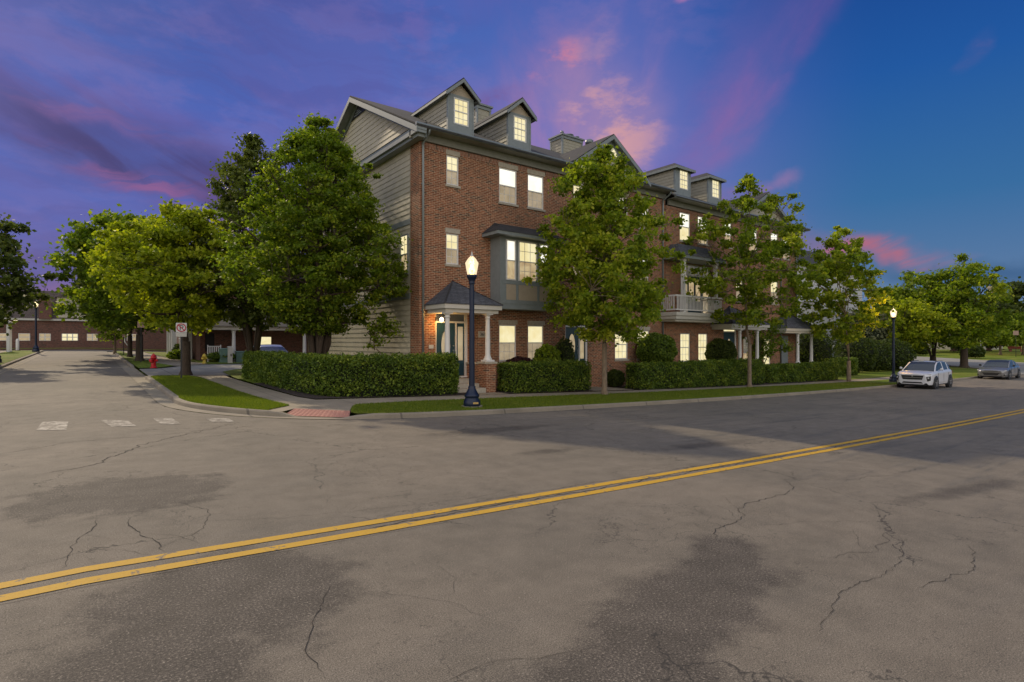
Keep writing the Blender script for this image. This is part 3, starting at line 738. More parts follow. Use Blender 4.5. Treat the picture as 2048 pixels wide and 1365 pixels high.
def crown_r(kind, h):
    if kind == 'maple': return (max(.02, math.sin(math.pi * min(1, (h + .03) ** .80))) ** .48) * (1 - .14 * h)
    if kind == 'egg': return min(1, (h / .26 + .16)) ** .8 * max(0, 1 - (max(0, h - .26) / .76) ** 1.55) ** .85
    if kind == 'oval': return math.sin(math.pi * (.06 + .9 * h)) ** .55
    if kind == 'vase': return min(1, .35 + 1.1 * h) * math.sqrt(max(0, 1 - h ** 3))
    return math.sqrt(max(0, 1 - (2 * h - 1) ** 2))
def make_tree(name, label, cat, x, y, top, bottom, rx, kind='maple', nc=170, npc=110, size=.12, cr=.5, leafm=None, bark=None, tr=.13, fork=None,
              seed=1, cx=0, cy=0, lump=.2, stems=1, lean=(0, 0), group=None, base=None, limbs=13, tint=.45, hollow=.3, flat=.62, sprigs=0, up=.5, ry=None):
    rg = np.random.default_rng(seed); z0 = (G(x, y) + LAWN - .03) if base is None else base
    root = thing(name, label, cat, (x, y, z0), 0, group)
    H = top - z0; hb = bottom - z0; ry = ry or rx; 
    ph = rg.uniform(0, 6.28, 8)
    C = []; tries = 0
    while len(C) < nc and tries < nc * 60:
        tries += 1
        h = rg.random(); th = rg.uniform(0, 2 * math.pi)
        lob = 1 + lump * (math.sin(3 * th + ph[0] + 5 * h) * .5 + math.sin(5 * th + ph[1] - 9 * h) * .35 + math.sin(2 * th + ph[2] + 13 * h) * .4)
        rmax = crown_r(kind, h) * lob
        q = (hollow + (1 - hollow) * rg.random() ** .65) if rg.random() < .88 else rg.random() * hollow
        if rg.random() > max(.15, rmax): continue
        C.append((cx + rx * rmax * q * math.cos(th), cy + ry * rmax * q * math.sin(th), hb + (H - hb) * h))
    for k in range(sprigs):
        th = rg.uniform(0, 6.28); h = rg.uniform(.25, 1.0); rr = crown_r(kind, min(h, .97)) * (1.12 + .12 * rg.random())
        C.append((cx + rx * rr * math.cos(th) * (1 if h < .9 else .4), cy + ry * rr * math.sin(th) * (1 if h < .9 else .4), hb + (H - hb) * min(h * 1.04, 1.06)))
    C = np.array(C); rad = cr * rg.uniform(.6, 1.25, len(C)); rad[-sprigs:] *= .6 if sprigs else 1
    hh = (C[:, 2] - hb) / max(.1, H - hb)
    tc_ = tint + rg.normal(0, .13, len(C))
    # wood
    fork = fork if fork is not None else max(.5, hb * .85)
    mb = MB(); nodes = []
    def wob(a, b, n, amp, r0, r1, sides=6):
        a = Vector(a); b = Vector(b); P = []; Rr = []
        off = Vector(rg.normal(size=3) * amp * .5)
        for i in range(n + 1):
            t = i / n; p = a.lerp(b, t) + off * math.sin(math.pi * t); p.z += amp * .5 * math.sin(math.pi * t) * (1 if b.z > a.z else 0)
            p += Vector(rg.normal(size=3) * amp * .12) if 0 < i < n else Vector((0, 0, 0))
            P.append(p); Rr.append(r0 + (r1 - r0) * t)
        mb.tube(P, Rr, sides); return list(zip(P, Rr))
    if stems == 1:
        f = Vector((lean[0], lean[1], fork))
        P = [Vector((0, 0, -.15)), Vector((0, 0, .02)), Vector((0, 0, .22)), Vector((lean[0] * .4, lean[1] * .4, fork * .5)), f]
        mb.tube(P, [tr * 1.75, tr * 1.5, tr * 1.08, tr, tr * .95], 12)
        lead = wob(f, (cx * .8, cy * .8, hb + (H - hb) * .86), 10, .35, tr * .72, tr * .10, 7)
        nodes += lead
        starts = [(f, tr * .6)] * 3 + [(p, r * .75) for p, r in lead[1:6]]
    else:
        mb.tube([Vector((0, 0, -.15)), Vector((0, 0, .1)), Vector((0, 0, fork))], [tr * 1.5, tr * 1.2, tr * .95], 10); starts = []
        for k in range(stems):
            a = 2 * math.pi * k / stems + rg.uniform(-.3, .3); rr = rx * rg.uniform(.18, .55)
            ld = wob((tr * .5 * math.cos(a), tr * .5 * math.sin(a), fork * .9), (cx + rr * math.cos(a), cy + rr * math.sin(a), hb + (H - hb) * rg.uniform(.5, .9)), 9, .3, tr * .42, tr * .06, 6)
            nodes += ld[1:]; starts += [(p, r * .8) for p, r in ld[1:5]]
    ends = [C[rg.integers(len(C))]]
    for _ in range(limbs - 1):
        dd = np.min([np.linalg.norm((C - e) * np.array([1, 1, .7]), axis=1) for e in ends], axis=0); ends.append(C[int(np.argmax(dd))])
    for e in ends:
        e = Vector(e); best = min(starts, key=lambda s: (s[0] - e).length + (3 if s[0].z > e.z + .3 else 0))
        nodes += wob(best[0], e * .93 + Vector((cx, cy, e.z)) * .07 if False else e, 7, .32, min(best[1], tr * .5), .015, 5)[1:]
    NP = np.array([[p.x, p.y, p.z] for p, r in nodes])
    for cxyz in C:
        d2 = np.sum((NP - cxyz) ** 2, 1) + np.where(NP[:, 2] > cxyz[2] + .2, 4., 0.); j = int(np.argmin(d2)); r = min(nodes[j][1], .022)
        if d2[j] > .02: wob(nodes[j][0], cxyz, 3, .08, max(.008, r * .7), .005, 4)
    mb.build('trunk', bark or BARK_M, root, local=True)
    V, T = leaves(rg, C, rad, npc, size, flat, up, tc_)
    fastmesh('crown', V, 4, T, leafm or LEAF_MAPLE, root)
    return root

TR = 'street trees on the lawn strip along the main street'
make_tree('maple_tree', 'fullest lush maple on the lawn strip, right of the bay window', 'tree', 16.27, 15.4, 9.2, 1.75, 2.85, 'maple', 370, 112, .11, .36, LEAF_MAPLE, BARK, .105, fork=2.05, seed=11, lump=.22, group=TR, sprigs=10, tint=.50, limbs=16)
make_tree('maple_tree', 'slim pale-barked maple with a thin airy top, standing in front of the white balcony', 'tree', 27.92, 16.0, 10.1, 2.6, 3.3, 'maple', 205, 92, .125, .37, LEAF_MAPLE, BARK, .10, fork=2.3, seed=23, lump=.26, group=TR, sprigs=14, tint=.42, hollow=.2, limbs=15)
make_tree('maple_tree', 'maple on the lawn strip nearest the white crossover car, trunk forking low', 'tree', 40.3, 16.1, 9.0, 1.7, 3.0, 'maple', 190, 76, .155, .40, LEAF_MAPLE, BARK, .12, fork=1.4, seed=31, lump=.26, group=TR, sprigs=12, tint=.5, stems=2, cx=-.35, cy=.4)
TS = 'trees along the side street'
make_tree('maple_tree', 'yellow-green maple with a thick trunk behind the no parking sign on the corner lawn', 'tree', 3.45, 28.2, 7.5, 2.25, 2.75, 'oval', 260, 115, .125, .42, LEAF_YEL, BARK_D, .19, fork=1.5, seed=41, lump=.22, group=TS, sprigs=12, cx=-.35, cy=.3, tint=.42)
make_tree('maple_tree', 'darker tall maple beyond the fire hydrant, right behind the yellow-green maple', 'tree', 2.65, 42.5, 9.4, 2.6, 3.8, 'oval', 170, 95, .19, .68, LEAF_HORN, BARK_D, .2, fork=1.7, seed=43, group=TS, sprigs=14, tint=.4, cx=-.6)
make_tree('maple_tree', 'dark maple on the side street verge, its trunk left of the pinkish parking sign', 'tree', 2.5, 49.5, 8.0, 2.6, 3.0, 'oval', 110, 80, .22, .7, LEAF_DARK, BARK_D, .15, fork=1.6, seed=47, group=TS, tint=.6, cx=-.3)
make_tree('shade_tree', 'dark green tree cut by the left edge of the view, over the unlit lamp post', 'tree', -5.2, 38.5, 8.3, 1.8, 3.1, 'oval', 160, 100, .17, .6, LEAF_DARK, BARK_D, .16, fork=1.5, seed=53, group=TS, sprigs=10, tint=.68)
make_tree('small_tree', 'small pale green tree low at the left edge beside the white canopy', 'tree', -7.6, 45, 3.6, .9, 1.3, 'round', 30, 60, .16, .45, LEAF_BRT, BARK_M, .07, fork=.8, seed=54)
make_tree('small_tree', 'young light green tree in front of the far brick block', 'tree', 1.9, 58.5, 4.9, 1.9, 1.7, 'round', 40, 60, .2, .55, LEAF_BRT, BARK_M, .09, fork=1.6, seed=55)
HB = 'large multi-stemmed hornbeams beside the siding wall'
make_tree('hornbeam_tree', 'huge egg-shaped multi-stemmed hornbeam behind the corner hedge, largest tree in view', 'tree', 6.95, 21.2, 10.0, 1.95, 3.15, 'egg', 900, 100, .085, .34, LEAF_HORN, BARK_D, .24, fork=.75, seed=61, lump=.10, group=HB, stems=9, limbs=40, tint=.42, flat=.5, hollow=.38, up=.9, sprigs=16)
make_tree('hornbeam_tree', 'darker upright hornbeam half hidden behind the huge egg-shaped one', 'tree', 6.3, 28.6, 11.3, 2.3, 2.9, 'egg', 420, 90, .115, .40, LEAF_DARK, BARK_D, .26, fork=.9, seed=67, lump=.18, group=HB, stems=7, limbs=24, tint=.85, flat=.55, sprigs=8, cx=-.1)
make_tree('sapling', 'small sparse lime-green sapling against the siding wall beside the brick corner', 'tree', 9.05, 20.5, 2.75, 1.45, 1.0, 'vase', 26, 42, .085, .24, LEAF_BRT, BARK_M, .045, fork=1.2, seed=71, lump=.4, limbs=7)
make_tree('slender_tree', 'light slender tree rising thinly behind the top left of the huge hornbeam', 'tree', 8.6, 27.5, 11.9, 6.5, 1.8, 'oval', 60, 50, .11, .4, LEAF_MAPLE, BARK_M, .1, fork=5, seed=73, lump=.3, limbs=9, hollow=.1)
TF = 'trees past the parked cars'
make_tree('small_tree', 'small yellow-green tree glowing beside the far street lamp', 'tree', 68.5, 21.8, 5.8, 1.2, 3.7, 'oval', 95, 80, .22, .7, LEAF_YEL, BARK_D, .16, fork=1.3, seed=81, group=TF, tint=.5)
make_tree('shade_tree', 'broad dark-green tree with low spreading limbs behind the white crossover', 'tree', 76, 21.6, 9.2, 1.0, 4.3, 'oval', 110, 90, .24, .85, LEAF_HORN, BARK_D, .3, fork=1.0, seed=83, group=TF, stems=3, tint=.5, cx=-1.2, cy=1, sprigs=10)
make_tree('shade_tree', 'tall green tree with a stout straight trunk between the two parked cars', 'tree', 73.6, 18.2, 10.3, 1.3, 4.2, 'maple', 115, 95, .24, .85, LEAF_MAPLE, BARK_D, .34, fork=1.9, seed=87, group=TF, tint=.38, sprigs=10)
for k, (x, y, tp, r, s, lab) in enumerate([(114.3, 23.7, 5.2, 2.9, 91, 'small bright green tree beyond the sedan, left one of the pair by the far lawn'), (116.6, 21.4, 5.5, 3.0, 92, 'small bright green tree at the right edge beyond the sedan')]):
    make_tree('small_tree', lab, 'tree', x, y, tp, 1.3, r, 'round', 60, 60, .34, .9, LEAF_BRT, BARK_M, .16, fork=2, seed=s, group=TF)
BT = 'dark trees closing the view at the right'
for x, y, tp, r, s, lab in [(131, 34, 11.5, 6.0, 95, 'big dark tree far behind the parked cars, left of the distant chimney'), (146, 24.6, 13.5, 7.5, 96, 'biggest dark tree filling the right edge, right of the distant chimney'),
                       (141, 31, 9.5, 6.0, 97, 'dark round tree in front of the distant chimney'), (122, 38, 11, 6.0, 98, 'dark tree behind the broad tree of low limbs, farthest left of the dark ones')]:
    make_tree('dark_tree', lab, 'tree', x, y, tp, .8, r, 'round', 110, 60, .55, 1.5, LEAF_DARK, BARK_D, .35, fork=1.5, seed=s, group=BT, limbs=8, tint=.55)

# hedges: clipped boxes with a leafy skin over a dark core
def hedge(label, pts, w, h, seed, dens=950, leaf=.055, base_off=LAWN, group='clipped box hedges in front of the townhouses'):
    rg = np.random.default_rng(seed); P = resample(pts, .4); Nn = normals(P)
    x0, y0 = P[0].x, P[0].y; z00 = G(x0, y0) + base_off; origin = np.array([x0, y0, z00])
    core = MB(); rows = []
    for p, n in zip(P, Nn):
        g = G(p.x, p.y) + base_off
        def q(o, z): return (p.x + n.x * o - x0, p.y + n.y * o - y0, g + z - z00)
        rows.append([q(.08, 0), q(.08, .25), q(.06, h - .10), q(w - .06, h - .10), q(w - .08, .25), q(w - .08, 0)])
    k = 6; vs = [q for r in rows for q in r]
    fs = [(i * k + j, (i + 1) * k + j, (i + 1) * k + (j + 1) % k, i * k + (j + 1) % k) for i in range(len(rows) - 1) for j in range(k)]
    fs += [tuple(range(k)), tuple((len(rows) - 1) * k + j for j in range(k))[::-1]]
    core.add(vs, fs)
    # leaves on skin
    L_ = sum((b - a).length for a, b in zip(P, P[1:])); per = 2 * h + w
    n = int(dens * L_ * per); Pn = np.array([[p.x, p.y, q.x, q.y] for p, q in zip(P, Nn)])
    s = rg.uniform(0, len(P) - 1.001, n); i = s.astype(int); f = (s - i)[:, None]; pp = Pn[i] * (1 - f) + Pn[i + 1] * f
    t = rg.uniform(0, per, n); jit = rg.normal(0, .036, n)
    o = np.where(t < h, 0, np.where(t < h + w, t - h, w)); z = np.where(t < h, t, np.where(t < h + w, h, per - t))
    outn = np.where(t < h, -1, np.where(t < h + w, 0, 1)); upn = np.where((t >= h) & (t < h + w), 1., 0.)
    # clumpy outline
    cl = .045 * (np.sin(s * .4 * 5.1 + z * 7) * np.sin(s * .4 * 3.3 + 1 + z * 4)) + .03 * np.sin(s * .4 * 11 + z * 13) + jit
    rnd = np.minimum(np.minimum(z, 10), .3) / .3   # pulled in slightly at the foot
    o = o + outn * (cl + .00 - .07 * (1 - rnd)); z = z + upn * cl * .8; z = np.maximum(z, .05)
    # rounded shoulders
    e = np.clip(h - z, 0, .1); o = np.where(outn != 0, o - outn * (.05 * (1 - e / .1) ** 2), o)
    x = pp[:, 0] + pp[:, 2] * o; y = pp[:, 1] + pp[:, 3] * o
    zg = np.array([G(a, b) for a, b in zip(x[::20], y[::20])]); zg = np.repeat(zg, 20)[:n]
    if len(zg) < n: zg = np.append(zg, np.full(n - len(zg), zg[-1]))
    cen = np.stack([x, y, zg + base_off + z], 1) - origin
    # end caps
    for e_i, sg in ((0, -1), (len(P) - 1, 1)):
        m_ = int(dens * w * h); oo = rg.uniform(0, w, m_); z_ = rg.uniform(.05, h, m_); p = P[e_i]; nn = Nn[e_i]; d = Vector((nn.y, -nn.x, 0)) * sg
        ex = rg.normal(.03, .03, m_)
        xx = p.x + nn.x * oo + d.x * ex; yy = p.y + nn.y * oo + d.y * ex
        cen = np.concatenate([cen, np.stack([xx, yy, np.full(m_, G(p.x, p.y) + base_off) + z_], 1) - origin])
    C1 = cen; nn_ = len(C1)
    tt = np.clip(.42 + .24 * np.sin(C1[:, 0] * 3.1 + C1[:, 1] * 2.3) * np.sin(C1[:, 2] * 6 + C1[:, 0]) + rg.normal(0, .24, nn_) , 0, 1)
    v, T = leaves(rg, C1, np.full(nn_, .02), 1, leaf, 1, .35, tt, .05)
    o_ = fastmesh('hedge', v, 4, T, [LEAF_HEDGE, CORE], extra=core)
    o_.location = origin; return tag(o_, label, 'hedge', group)
CORNER = smoothline([(5.35, 26.1), (5.35, 22), (5.5, 18.2), (6.0, 17.0), (7.4, 16.75), (9, 16.8), (10.42, 16.90)], 2)
hedge('long low hedge wrapping round the street corner in front of the huge hornbeam', CORNER, 1.0, 1.13, 1, 1000)
hedge('dark low hedge between the brick porch pier and the full maple trunk', [(12.95, 16.95), (17.2, 17.1)], .95, 1.13, 2, 950)
hedge('long low hedge below the two round boxwoods, behind the pale-barked maple', [(20.3, 17.0), (31.2, 16.95)], .8, 1.2, 3, 750, .065)
hedge('low hedge in front of the farthest porch columns', [(32.5, 17.35), (41.4, 17.2)], .8, 1.08, 4, 550, .075)
hedge('short separate hedge block behind the forked maple near the far lamp', [(45.2, 19.2), (50.2, 19.4)], 1.1, 1.35, 5, 450, .09)

def bush(label, x, y, r, cz, seed, leafm=LEAF_HEDGE, size=.06, n=7000, rz=None, name='shrub', group=None, cat='shrub'):
    rg = np.random.default_rng(seed); rz = rz or r; g = G(x, y) + LAWN
    d = rg.normal(size=(n, 3)); d /= np.linalg.norm(d, axis=1)[:, None]
    lump = 1 + .06 * np.sin(d[:, 0] * 7 + 1) * np.sin(d[:, 1] * 6) + .05 * np.sin(d[:, 2] * 9 + d[:, 0] * 5)
    rr = lump * (1 - .16 * rg.random(n) ** 2 + rg.normal(0, .02, n))
    C = d * rr[:, None] * np.array([r, r, rz]) + np.array([0, 0, cz - g]); C[:, 2] = np.maximum(C[:, 2], .04)
    tt = np.clip(.42 + rg.normal(0, .22, n), 0, 1)
    v, T = leaves(rg, C, np.full(n, .015), 1, size, 1, .35, tt, .05)
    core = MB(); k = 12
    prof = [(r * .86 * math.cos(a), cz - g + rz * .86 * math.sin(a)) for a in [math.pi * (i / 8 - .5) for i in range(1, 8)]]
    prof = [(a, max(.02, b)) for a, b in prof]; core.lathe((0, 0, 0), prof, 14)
    o = fastmesh(name, v, 4, T, [leafm, CORE], extra=core); o.location = (x, y, g)
    return tag(o, label, cat, group)
SB = 'round clipped shrubs between hedge and brick front'
bush('largest round dark boxwood, left of the ground-floor windows under the balcony', 22.85, 18.05, .98, 1.20, 7, LEAF_HEDGE, .07, 9000, .82, group=SB)
bush('smaller round dark boxwood, right of the big one and next to the blue door', 29.1, 18.45, .88, .95, 8, LEAF_DARK, .075, 7000, .80, group=SB)
bush('low purple-leaved shrub behind the hedge, under the ground-floor windows', 14.35, 18.35, .62, .62, 9, LEAF_PURP, .06, 4500, .36, group=SB)
bush('loose green shrub behind the hedge, beside the purple one', 15.9, 18.4, .58, .85, 10, LEAF_BRT, .10, 1800, .62, group=SB)
bush('thin twiggy shrub just left of the second blue door', 17.0, 18.5, .45, 1.0, 12, LEAF_DARK, .07, 1100, .8, group=SB)
bush('low leafy clump at the gap between the two dark hedges', 20.4, 18.6, .45, -.15, 13, LEAF_DARK, .07, 2500, .4, group=SB)
bush('dark rounded evergreen behind the short hedge block', 54.5, 21.2, 1.6, .5, 14, LEAF_DARK, .13, 3500, 1.6, group='evergreens at the end of the row')
bush('dark evergreen ball right of the short hedge block', 58.5, 21.5, 1.7, .3, 15, LEAF_DARK, .13, 3500, 1.5, group='evergreens at the end of the row')
bush('spreading dark evergreen beside the far lamp post', 62, 21.0, 1.9, .2, 16, LEAF_DARK, .14, 3500, 1.6, group='evergreens at the end of the row')
bush('tall dark evergreen behind the short hedge block, near the last porch', 46.0, 21.2, 1.7, .6, 17, LEAF_DARK, .12, 4500, 2.0, group='evergreens at the end of the row')
bush('pale flowering shrub above the evergreen balls, in front of the white house', 66, 25, 2.8, 2.2, 18, LEAF_GREY, .2, 3500, 2.9, group='evergreens at the end of the row')
bush('yellowish low plant by the side street walk', 5.3, 47, .7, .6, 19, LEAF_BRT, .12, 900, .4)
bush('dark low shrub by the side street porches', 6.3, 51, .9, .9, 20, LEAF_DARK, .14, 1200, .7)
bush('flat green ground shrub between the yellow hydrant and the white pickets', 7.3, 42.5, .9, .6, 21, LEAF_HEDGE, .1, 1500, .3)
make_tree('japanese_maple', 'dark spreading multi-stemmed small tree between the two far porches', 'tree', 33.8, 18.8, 3.1, .6, 1.75, 'round', 70, 80, .10, .42, LEAF_HORN, BARK_D, .07, fork=.25, seed=77, stems=5, limbs=12, tint=.25)

# ------------------------------------------------------------------ the brick townhouses
FV = 19.0; U0 = 10.03; U1 = 24.75; U2 = 39.2
TH = thing('brick_townhouse_row', 'three-storey red brick townhouse row with lit windows, grey trim and dormers, on the street corner', 'building', (U0, FV, G(U0, FV)))
def wall_holes(mb, a0, a1, z0, z1, holes, plane, pv, depth=.13, mi=0, flip=False):
    """wall with openings; plane 'y' (facing -Y) or 'x' (facing -X)"""
    A = sorted({a0, a1, *[q for h in holes for q in h[:2]]}); Zs = sorted({z0, z1, *[q for h in holes for q in h[2:]]})
    A = [a for a in A if a0 <= a <= a1]; Zs = [z for z in Zs if z0 <= z <= z1]
    def P(a, z, d=0): return (a, pv + d, z) if plane == 'y' else (pv + d, a, z)
    for i in range(len(A) - 1):
        for j in range(len(Zs) - 1):
            ca = (A[i] + A[i + 1]) / 2; cz = (Zs[j] + Zs[j + 1]) / 2
            if any(h[0] < ca < h[1] and h[2] < cz < h[3] for h in holes): continue
            q = [P(A[i], Zs[j]), P(A[i + 1], Zs[j]), P(A[i + 1], Zs[j + 1]), P(A[i], Zs[j + 1])]
            mb.poly(q if plane == 'y' else q[::-1], mi)
    for h in holes:
        a, b, c_, d = h
        mb.quad(P(a, c_), P(a, d), P(a, d, depth), P(a, c_, depth), mi); mb.quad(P(b, c_), P(b, c_, depth), P(b, d, depth), P(b, d), mi)
        mb.quad(P(a, d), P(b, d), P(b, d, depth), P(a, d, depth), mi); mb.quad(P(a, c_), P(a, c_, depth), P(b, c_, depth), P(b, c_), mi)
def window(parent, a0, a1, z0, z1, pv, plane='y', up=P_BRIGHT, lo=P_BEIGE, cols=3, rows=2, grid_up=True, grid_lo=True, lintel=True, sill=True, fr=.055, dep=.07, lint_h=.17, framem=None, rail=True):
    def P(a, z, d): return (a, pv + d, z) if plane == 'y' else (pv + d, a, z)
    def bx(mb, aa, ab, za, zb, da, db, mi=0):
        p = P(aa, za, da); q = P(ab, zb, db); mb.box(p[0], q[0], p[1], q[1], p[2], q[2], mi)
    zm = (z0 + z1) / 2; W = framem or WHITE; d0 = dep - .035; d1 = dep + .03
    mb = MB()
    bx(mb, a0, a0 + fr, z0, z1, d0, d1); bx(mb, a1 - fr, a1, z0, z1, d0, d1); bx(mb, a0 + fr, a1 - fr, z1 - fr, z1, d0, d1); bx(mb, a0 + fr, a1 - fr, z0, z0 + fr, d0, d1)
    if rail: bx(mb, a0 + fr, a1 - fr, zm - .022, zm + .022, d0 - .005, d1)
    w = mb.build('window', W, parent)
    for (za, zb, m, off) in (((zm + .022, z1 - fr, up, dep), (z0 + fr, zm - .022, lo, dep + .018)) if rail else ((z0 + fr, z1 - fr, up, dep),)):
        mb = MB(); bx(mb, a0 + fr, a1 - fr, za, zb, off, off + .008); mb.build('pane', m, w)
    mb = MB(); t = .009
    for k, (za, zb, on) in enumerate(((zm + .022, z1 - fr, grid_up), (z0 + fr, zm - .022, grid_lo)) if rail else ((z0 + fr, z1 - fr, grid_up),)):
        if not on: continue
        off = dep - .008 + (.018 if k else 0)
        for i in range(1, cols):
            a = a0 + fr + (a1 - a0 - 2 * fr) * i / cols; bx(mb, a - t, a + t, za, zb, off, off + .006)
        for j in range(1, rows):
            z = za + (zb - za) * j / rows; bx(mb, a0 + fr, a1 - fr, z - t, z + t, off + .001, off + .007)
    if mb.v: mb.build('glazing_bar', W, w)
    if lintel: mb = MB(); bx(mb, a0 - .03, a1 + .05, z1 + .01, z1 + lint_h + .03, -.015, .10); mb.build('lintel', STONE, w)
    if sill: mb = MB(); bx(mb, a0 - .05, a1 + .06, z0 - .09, z0 - .005, -.05, .10); mb.build('sill', STONE, w)
    return w
g0 = -1.6
W1 = [(11.2, 11.77, 7.79, 8.95), (13.74, 14.69, 7.48, 8.95), (15.28, 16.2, 7.48, 8.95), (18.0, 18.6, 7.79, 8.95), (20.82, 21.78, 7.48, 8.95), (22.45, 23.4, 7.48, 8.95),
      (11.18, 11.77, 4.67, 5.88), (13.74, 14.66, .80, 2.34), (15.28, 16.2, .80, 2.34), (20.82, 21.78, .74, 2.20), (22.5, 23.45, .74, 2.2), (22.45, 23.4, 4.3, 5.88), (18.0, 18.6, 4.67, 5.88)]
D1 = (10.72, 12.2, .26, 2.84); D2 = (17.5, 18.95, .2, 2.78)
mb = MB(); wall_holes(mb, U0, U1, g0, 9.22, W1 + [D1, D2], 'y', FV)
mb.quad((U0, FV, g0), (U0, FV, 9.22), (U0, FV + .75, 9.22), (U0, FV + .75, g0))      # brick return on the side
mb.build('brick_wall', BRICK, TH)
W2 = [(26.0, 26.95, 7.2, 8.78), (27.68, 28.65, 7.2, 8.78), (30.38, 31.1, 7.3, 8.78), (33.1, 34.0, 7.2, 8.78), (35.7, 36.6, 7.2, 8.78), (37.3, 38.2, 7.2, 8.78), (26.05, 26.95, .5, 2.08), (27.72, 28.62, .5, 2.08), (34.8, 35.65, -.1, 1.85), (33.2, 34.0, 4.1, 5.6), (35.7, 36.6, 4.1, 5.6), (31.6, 32.3, 4.1, 5.6)]
D3 = (30.25, 31.65, 0.0, 2.65); D4 = (26.1, 28.9, 3.2, 5.95); W2d = (32.4, 33.2, -.1, 1.9)
mb = MB(); wall_holes(mb, U1, U2, g0, 8.95, W2 + [D3, D4, W2d], 'y', FV - .03)
mb.quad((U2, FV - .03, g0), (U2, FV + 11.8, g0), (U2, FV + 11.8, 8.95), (U2, FV - .03, 8.95))
mb.quad((U1, FV - .03, g0), (U1, FV, g0), (U1, FV, 8.95), (U1, FV - .03, 8.95))
mb.build('brick_wall', BRICK, TH)
mb = MB(); mb.box(U0 + .02, U1, FV - .006, FV + .05, 9.02, 9.225); mb.box(U1 + .02, U2, FV - .036, FV + .02, 8.75 + .06, 8.955); mb.build('soldier_course', BRICK_S, TH)
mb = MB(); mb.quad((U2, FV + 11.85, g0), (U0, FV + 11.85, g0), (U0, FV + 11.85, 9.3), (U2, FV + 11.85, 9.3)); mb.build('rear_wall', BRICK_D, TH)
for i, (a, b, c_, d) in enumerate(W1):
    small = (b - a) < .7; third = c_ > 7; ground_f = c_ < 1.5
    window(TH, a, b, c_, d, FV, up=(P_CREAM if small or ground_f else P_BRIGHT), lo=(P_CREAM if i in (9, 10) else P_BEIGE), cols=2 if small else 3, rows=2, grid_up=small or i in (9, 10), grid_lo=True)
for i, (a, b, c_, d) in enumerate(W2):
    window(TH, a, b, c_, d, FV - .03, up=P_BRIGHT if c_ > 7 else P_CREAM, lo=P_CREAM if c_ < 2 or i in (0,) else P_GOLD if c_ > 7 else P_BEIGE, cols=3, grid_up=c_ < 3, grid_lo=c_ < 3 or i == 1, lintel=False)
window(TH, W2d[0], W2d[1], W2d[2], W2d[3], FV - .03, up=P_DIM, lo=P_GOLD, lintel=False)

# side wall in lap siding (faces the side street)
def laps(mb, plane, pv, a0, a1f, z0, z1, ex=.21, t=.022, holes=(), out=-1, mi=0):
    """lap boards; a1f: function z -> (amin, amax) or tuple"""
    z = z0
    while z < z1 - 1e-4:
        zt = min(z + ex, z1); rng_b = a1f(z) if callable(a1f) else (a0, a1f); rng_t = a1f(zt) if callable(a1f) else (a0, a1f)
        segs = [(rng_b[0], rng_b[1], rng_t[0], rng_t[1])]
        for h in holes:
            if z < h[3] - .05 and zt > h[2] + .05:
                ns = []
                for s_ in segs:
                    if h[1] <= s_[0] or h[0] >= s_[1]: ns.append(s_); continue
                    if h[0] > s_[0]: ns.append((s_[0], h[0], s_[2], h[0]))
                    if h[1] < s_[1]: ns.append((h[1], s_[1], h[1], s_[3]))
                segs = ns
        for (b0, b1, t0, t1) in segs:
            if b1 - b0 < .02: continue
            def P(a, zz, d): return (a, pv + out * d, zz) if plane == 'y' else (pv + out * d, a, zz)
            mb.quad(P(b0, z, t), P(b1, z, t), P(t1, zt, .003), P(t0, zt, .003), mi)
            mb.quad(P(b0, z, .003), P(b1, z, .003), P(b1, z, t), P(b0, z, t), mi)
        z = zt
VB = FV + 11.85; RV = 24.92
SW = (19.87, 20.55, 4.28, 5.85)
mb = MB()
mb.poly([(U0 + .0, FV + .75, g0), (U0, FV + .75, 9.5), (U0, VB, 9.5), (U0, VB, g0)])
mb.build('side_wall', SIDING, TH)
mb = MB()
for za, zb in ((.98, 3.30), (3.52, 6.2), (6.42, 9.28)): laps(mb, 'x', U0, FV + .76, VB, za, zb, holes=[SW])
mb.build('lap_siding', SIDING, TH)
mb = MB(); mb.box(U0 - .03, U0 - .001, FV + .76, VB, .76, .975); mb.box(U0 - .03, U0 - .001, FV + .76, VB, 3.305, 3.515); mb.box(U0 - .03, U0 - .001, FV + .76, VB, 6.205, 6.415)
mb.build('band_board', TRIM, TH)
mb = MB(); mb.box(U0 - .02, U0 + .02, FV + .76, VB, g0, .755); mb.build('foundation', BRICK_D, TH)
w = window(TH, SW[0] - .0, SW[1], SW[2], SW[3], U0 - .03, 'x', up=P_CREAM, lo=P_GOLD, cols=2, lintel=False, sill=False, framem=TRIM, dep=.0)
# gable pediment over the side wall
OV = 9.6; slope = .503; zE = 9.62
def roofz(v): return zE + slope * (v - 18.4) if v < RV else zE + slope * (2 * RV - 18.4 - v)
mb = MB(); mb.poly([(U0, 18.7, 9.5), (U0, RV, roofz(RV) - .12), (U0, 31.1, 9.5)]); mb.build('gable_wall', SIDING, TH)
mb = MB(); laps(mb, 'x', U0 - .003, 0, lambda z: (max(18.75, 18.4 + (z + .22 - zE) / slope), min(31.1, 2 * RV - 18.4 - (z + .22 - zE) / slope)), 9.72, 12.72, ex=.21)
mb.build('lap_siding', SIDING, TH)
mb = MB(); mb.box(OV, U0 - .032, 18.38, 31.4, 9.32, 9.56); mb.box(OV + .1, U0 - .032, 18.5, 31.3, 9.2, 9.318)
mb.build('pediment_cornice', TRIM, TH)
mb = MB(); mb.prism([(OV - .02, 18.36, 9.565), (U0 - .026, 18.36, 9.73), (U0 - .026, 18.36, 9.565)], (0, 13.0, 0)); mb.build('pent_roof', ROOF, TH)
mb = MB()   # louvred attic vent at the gable peak
tb = 12.05
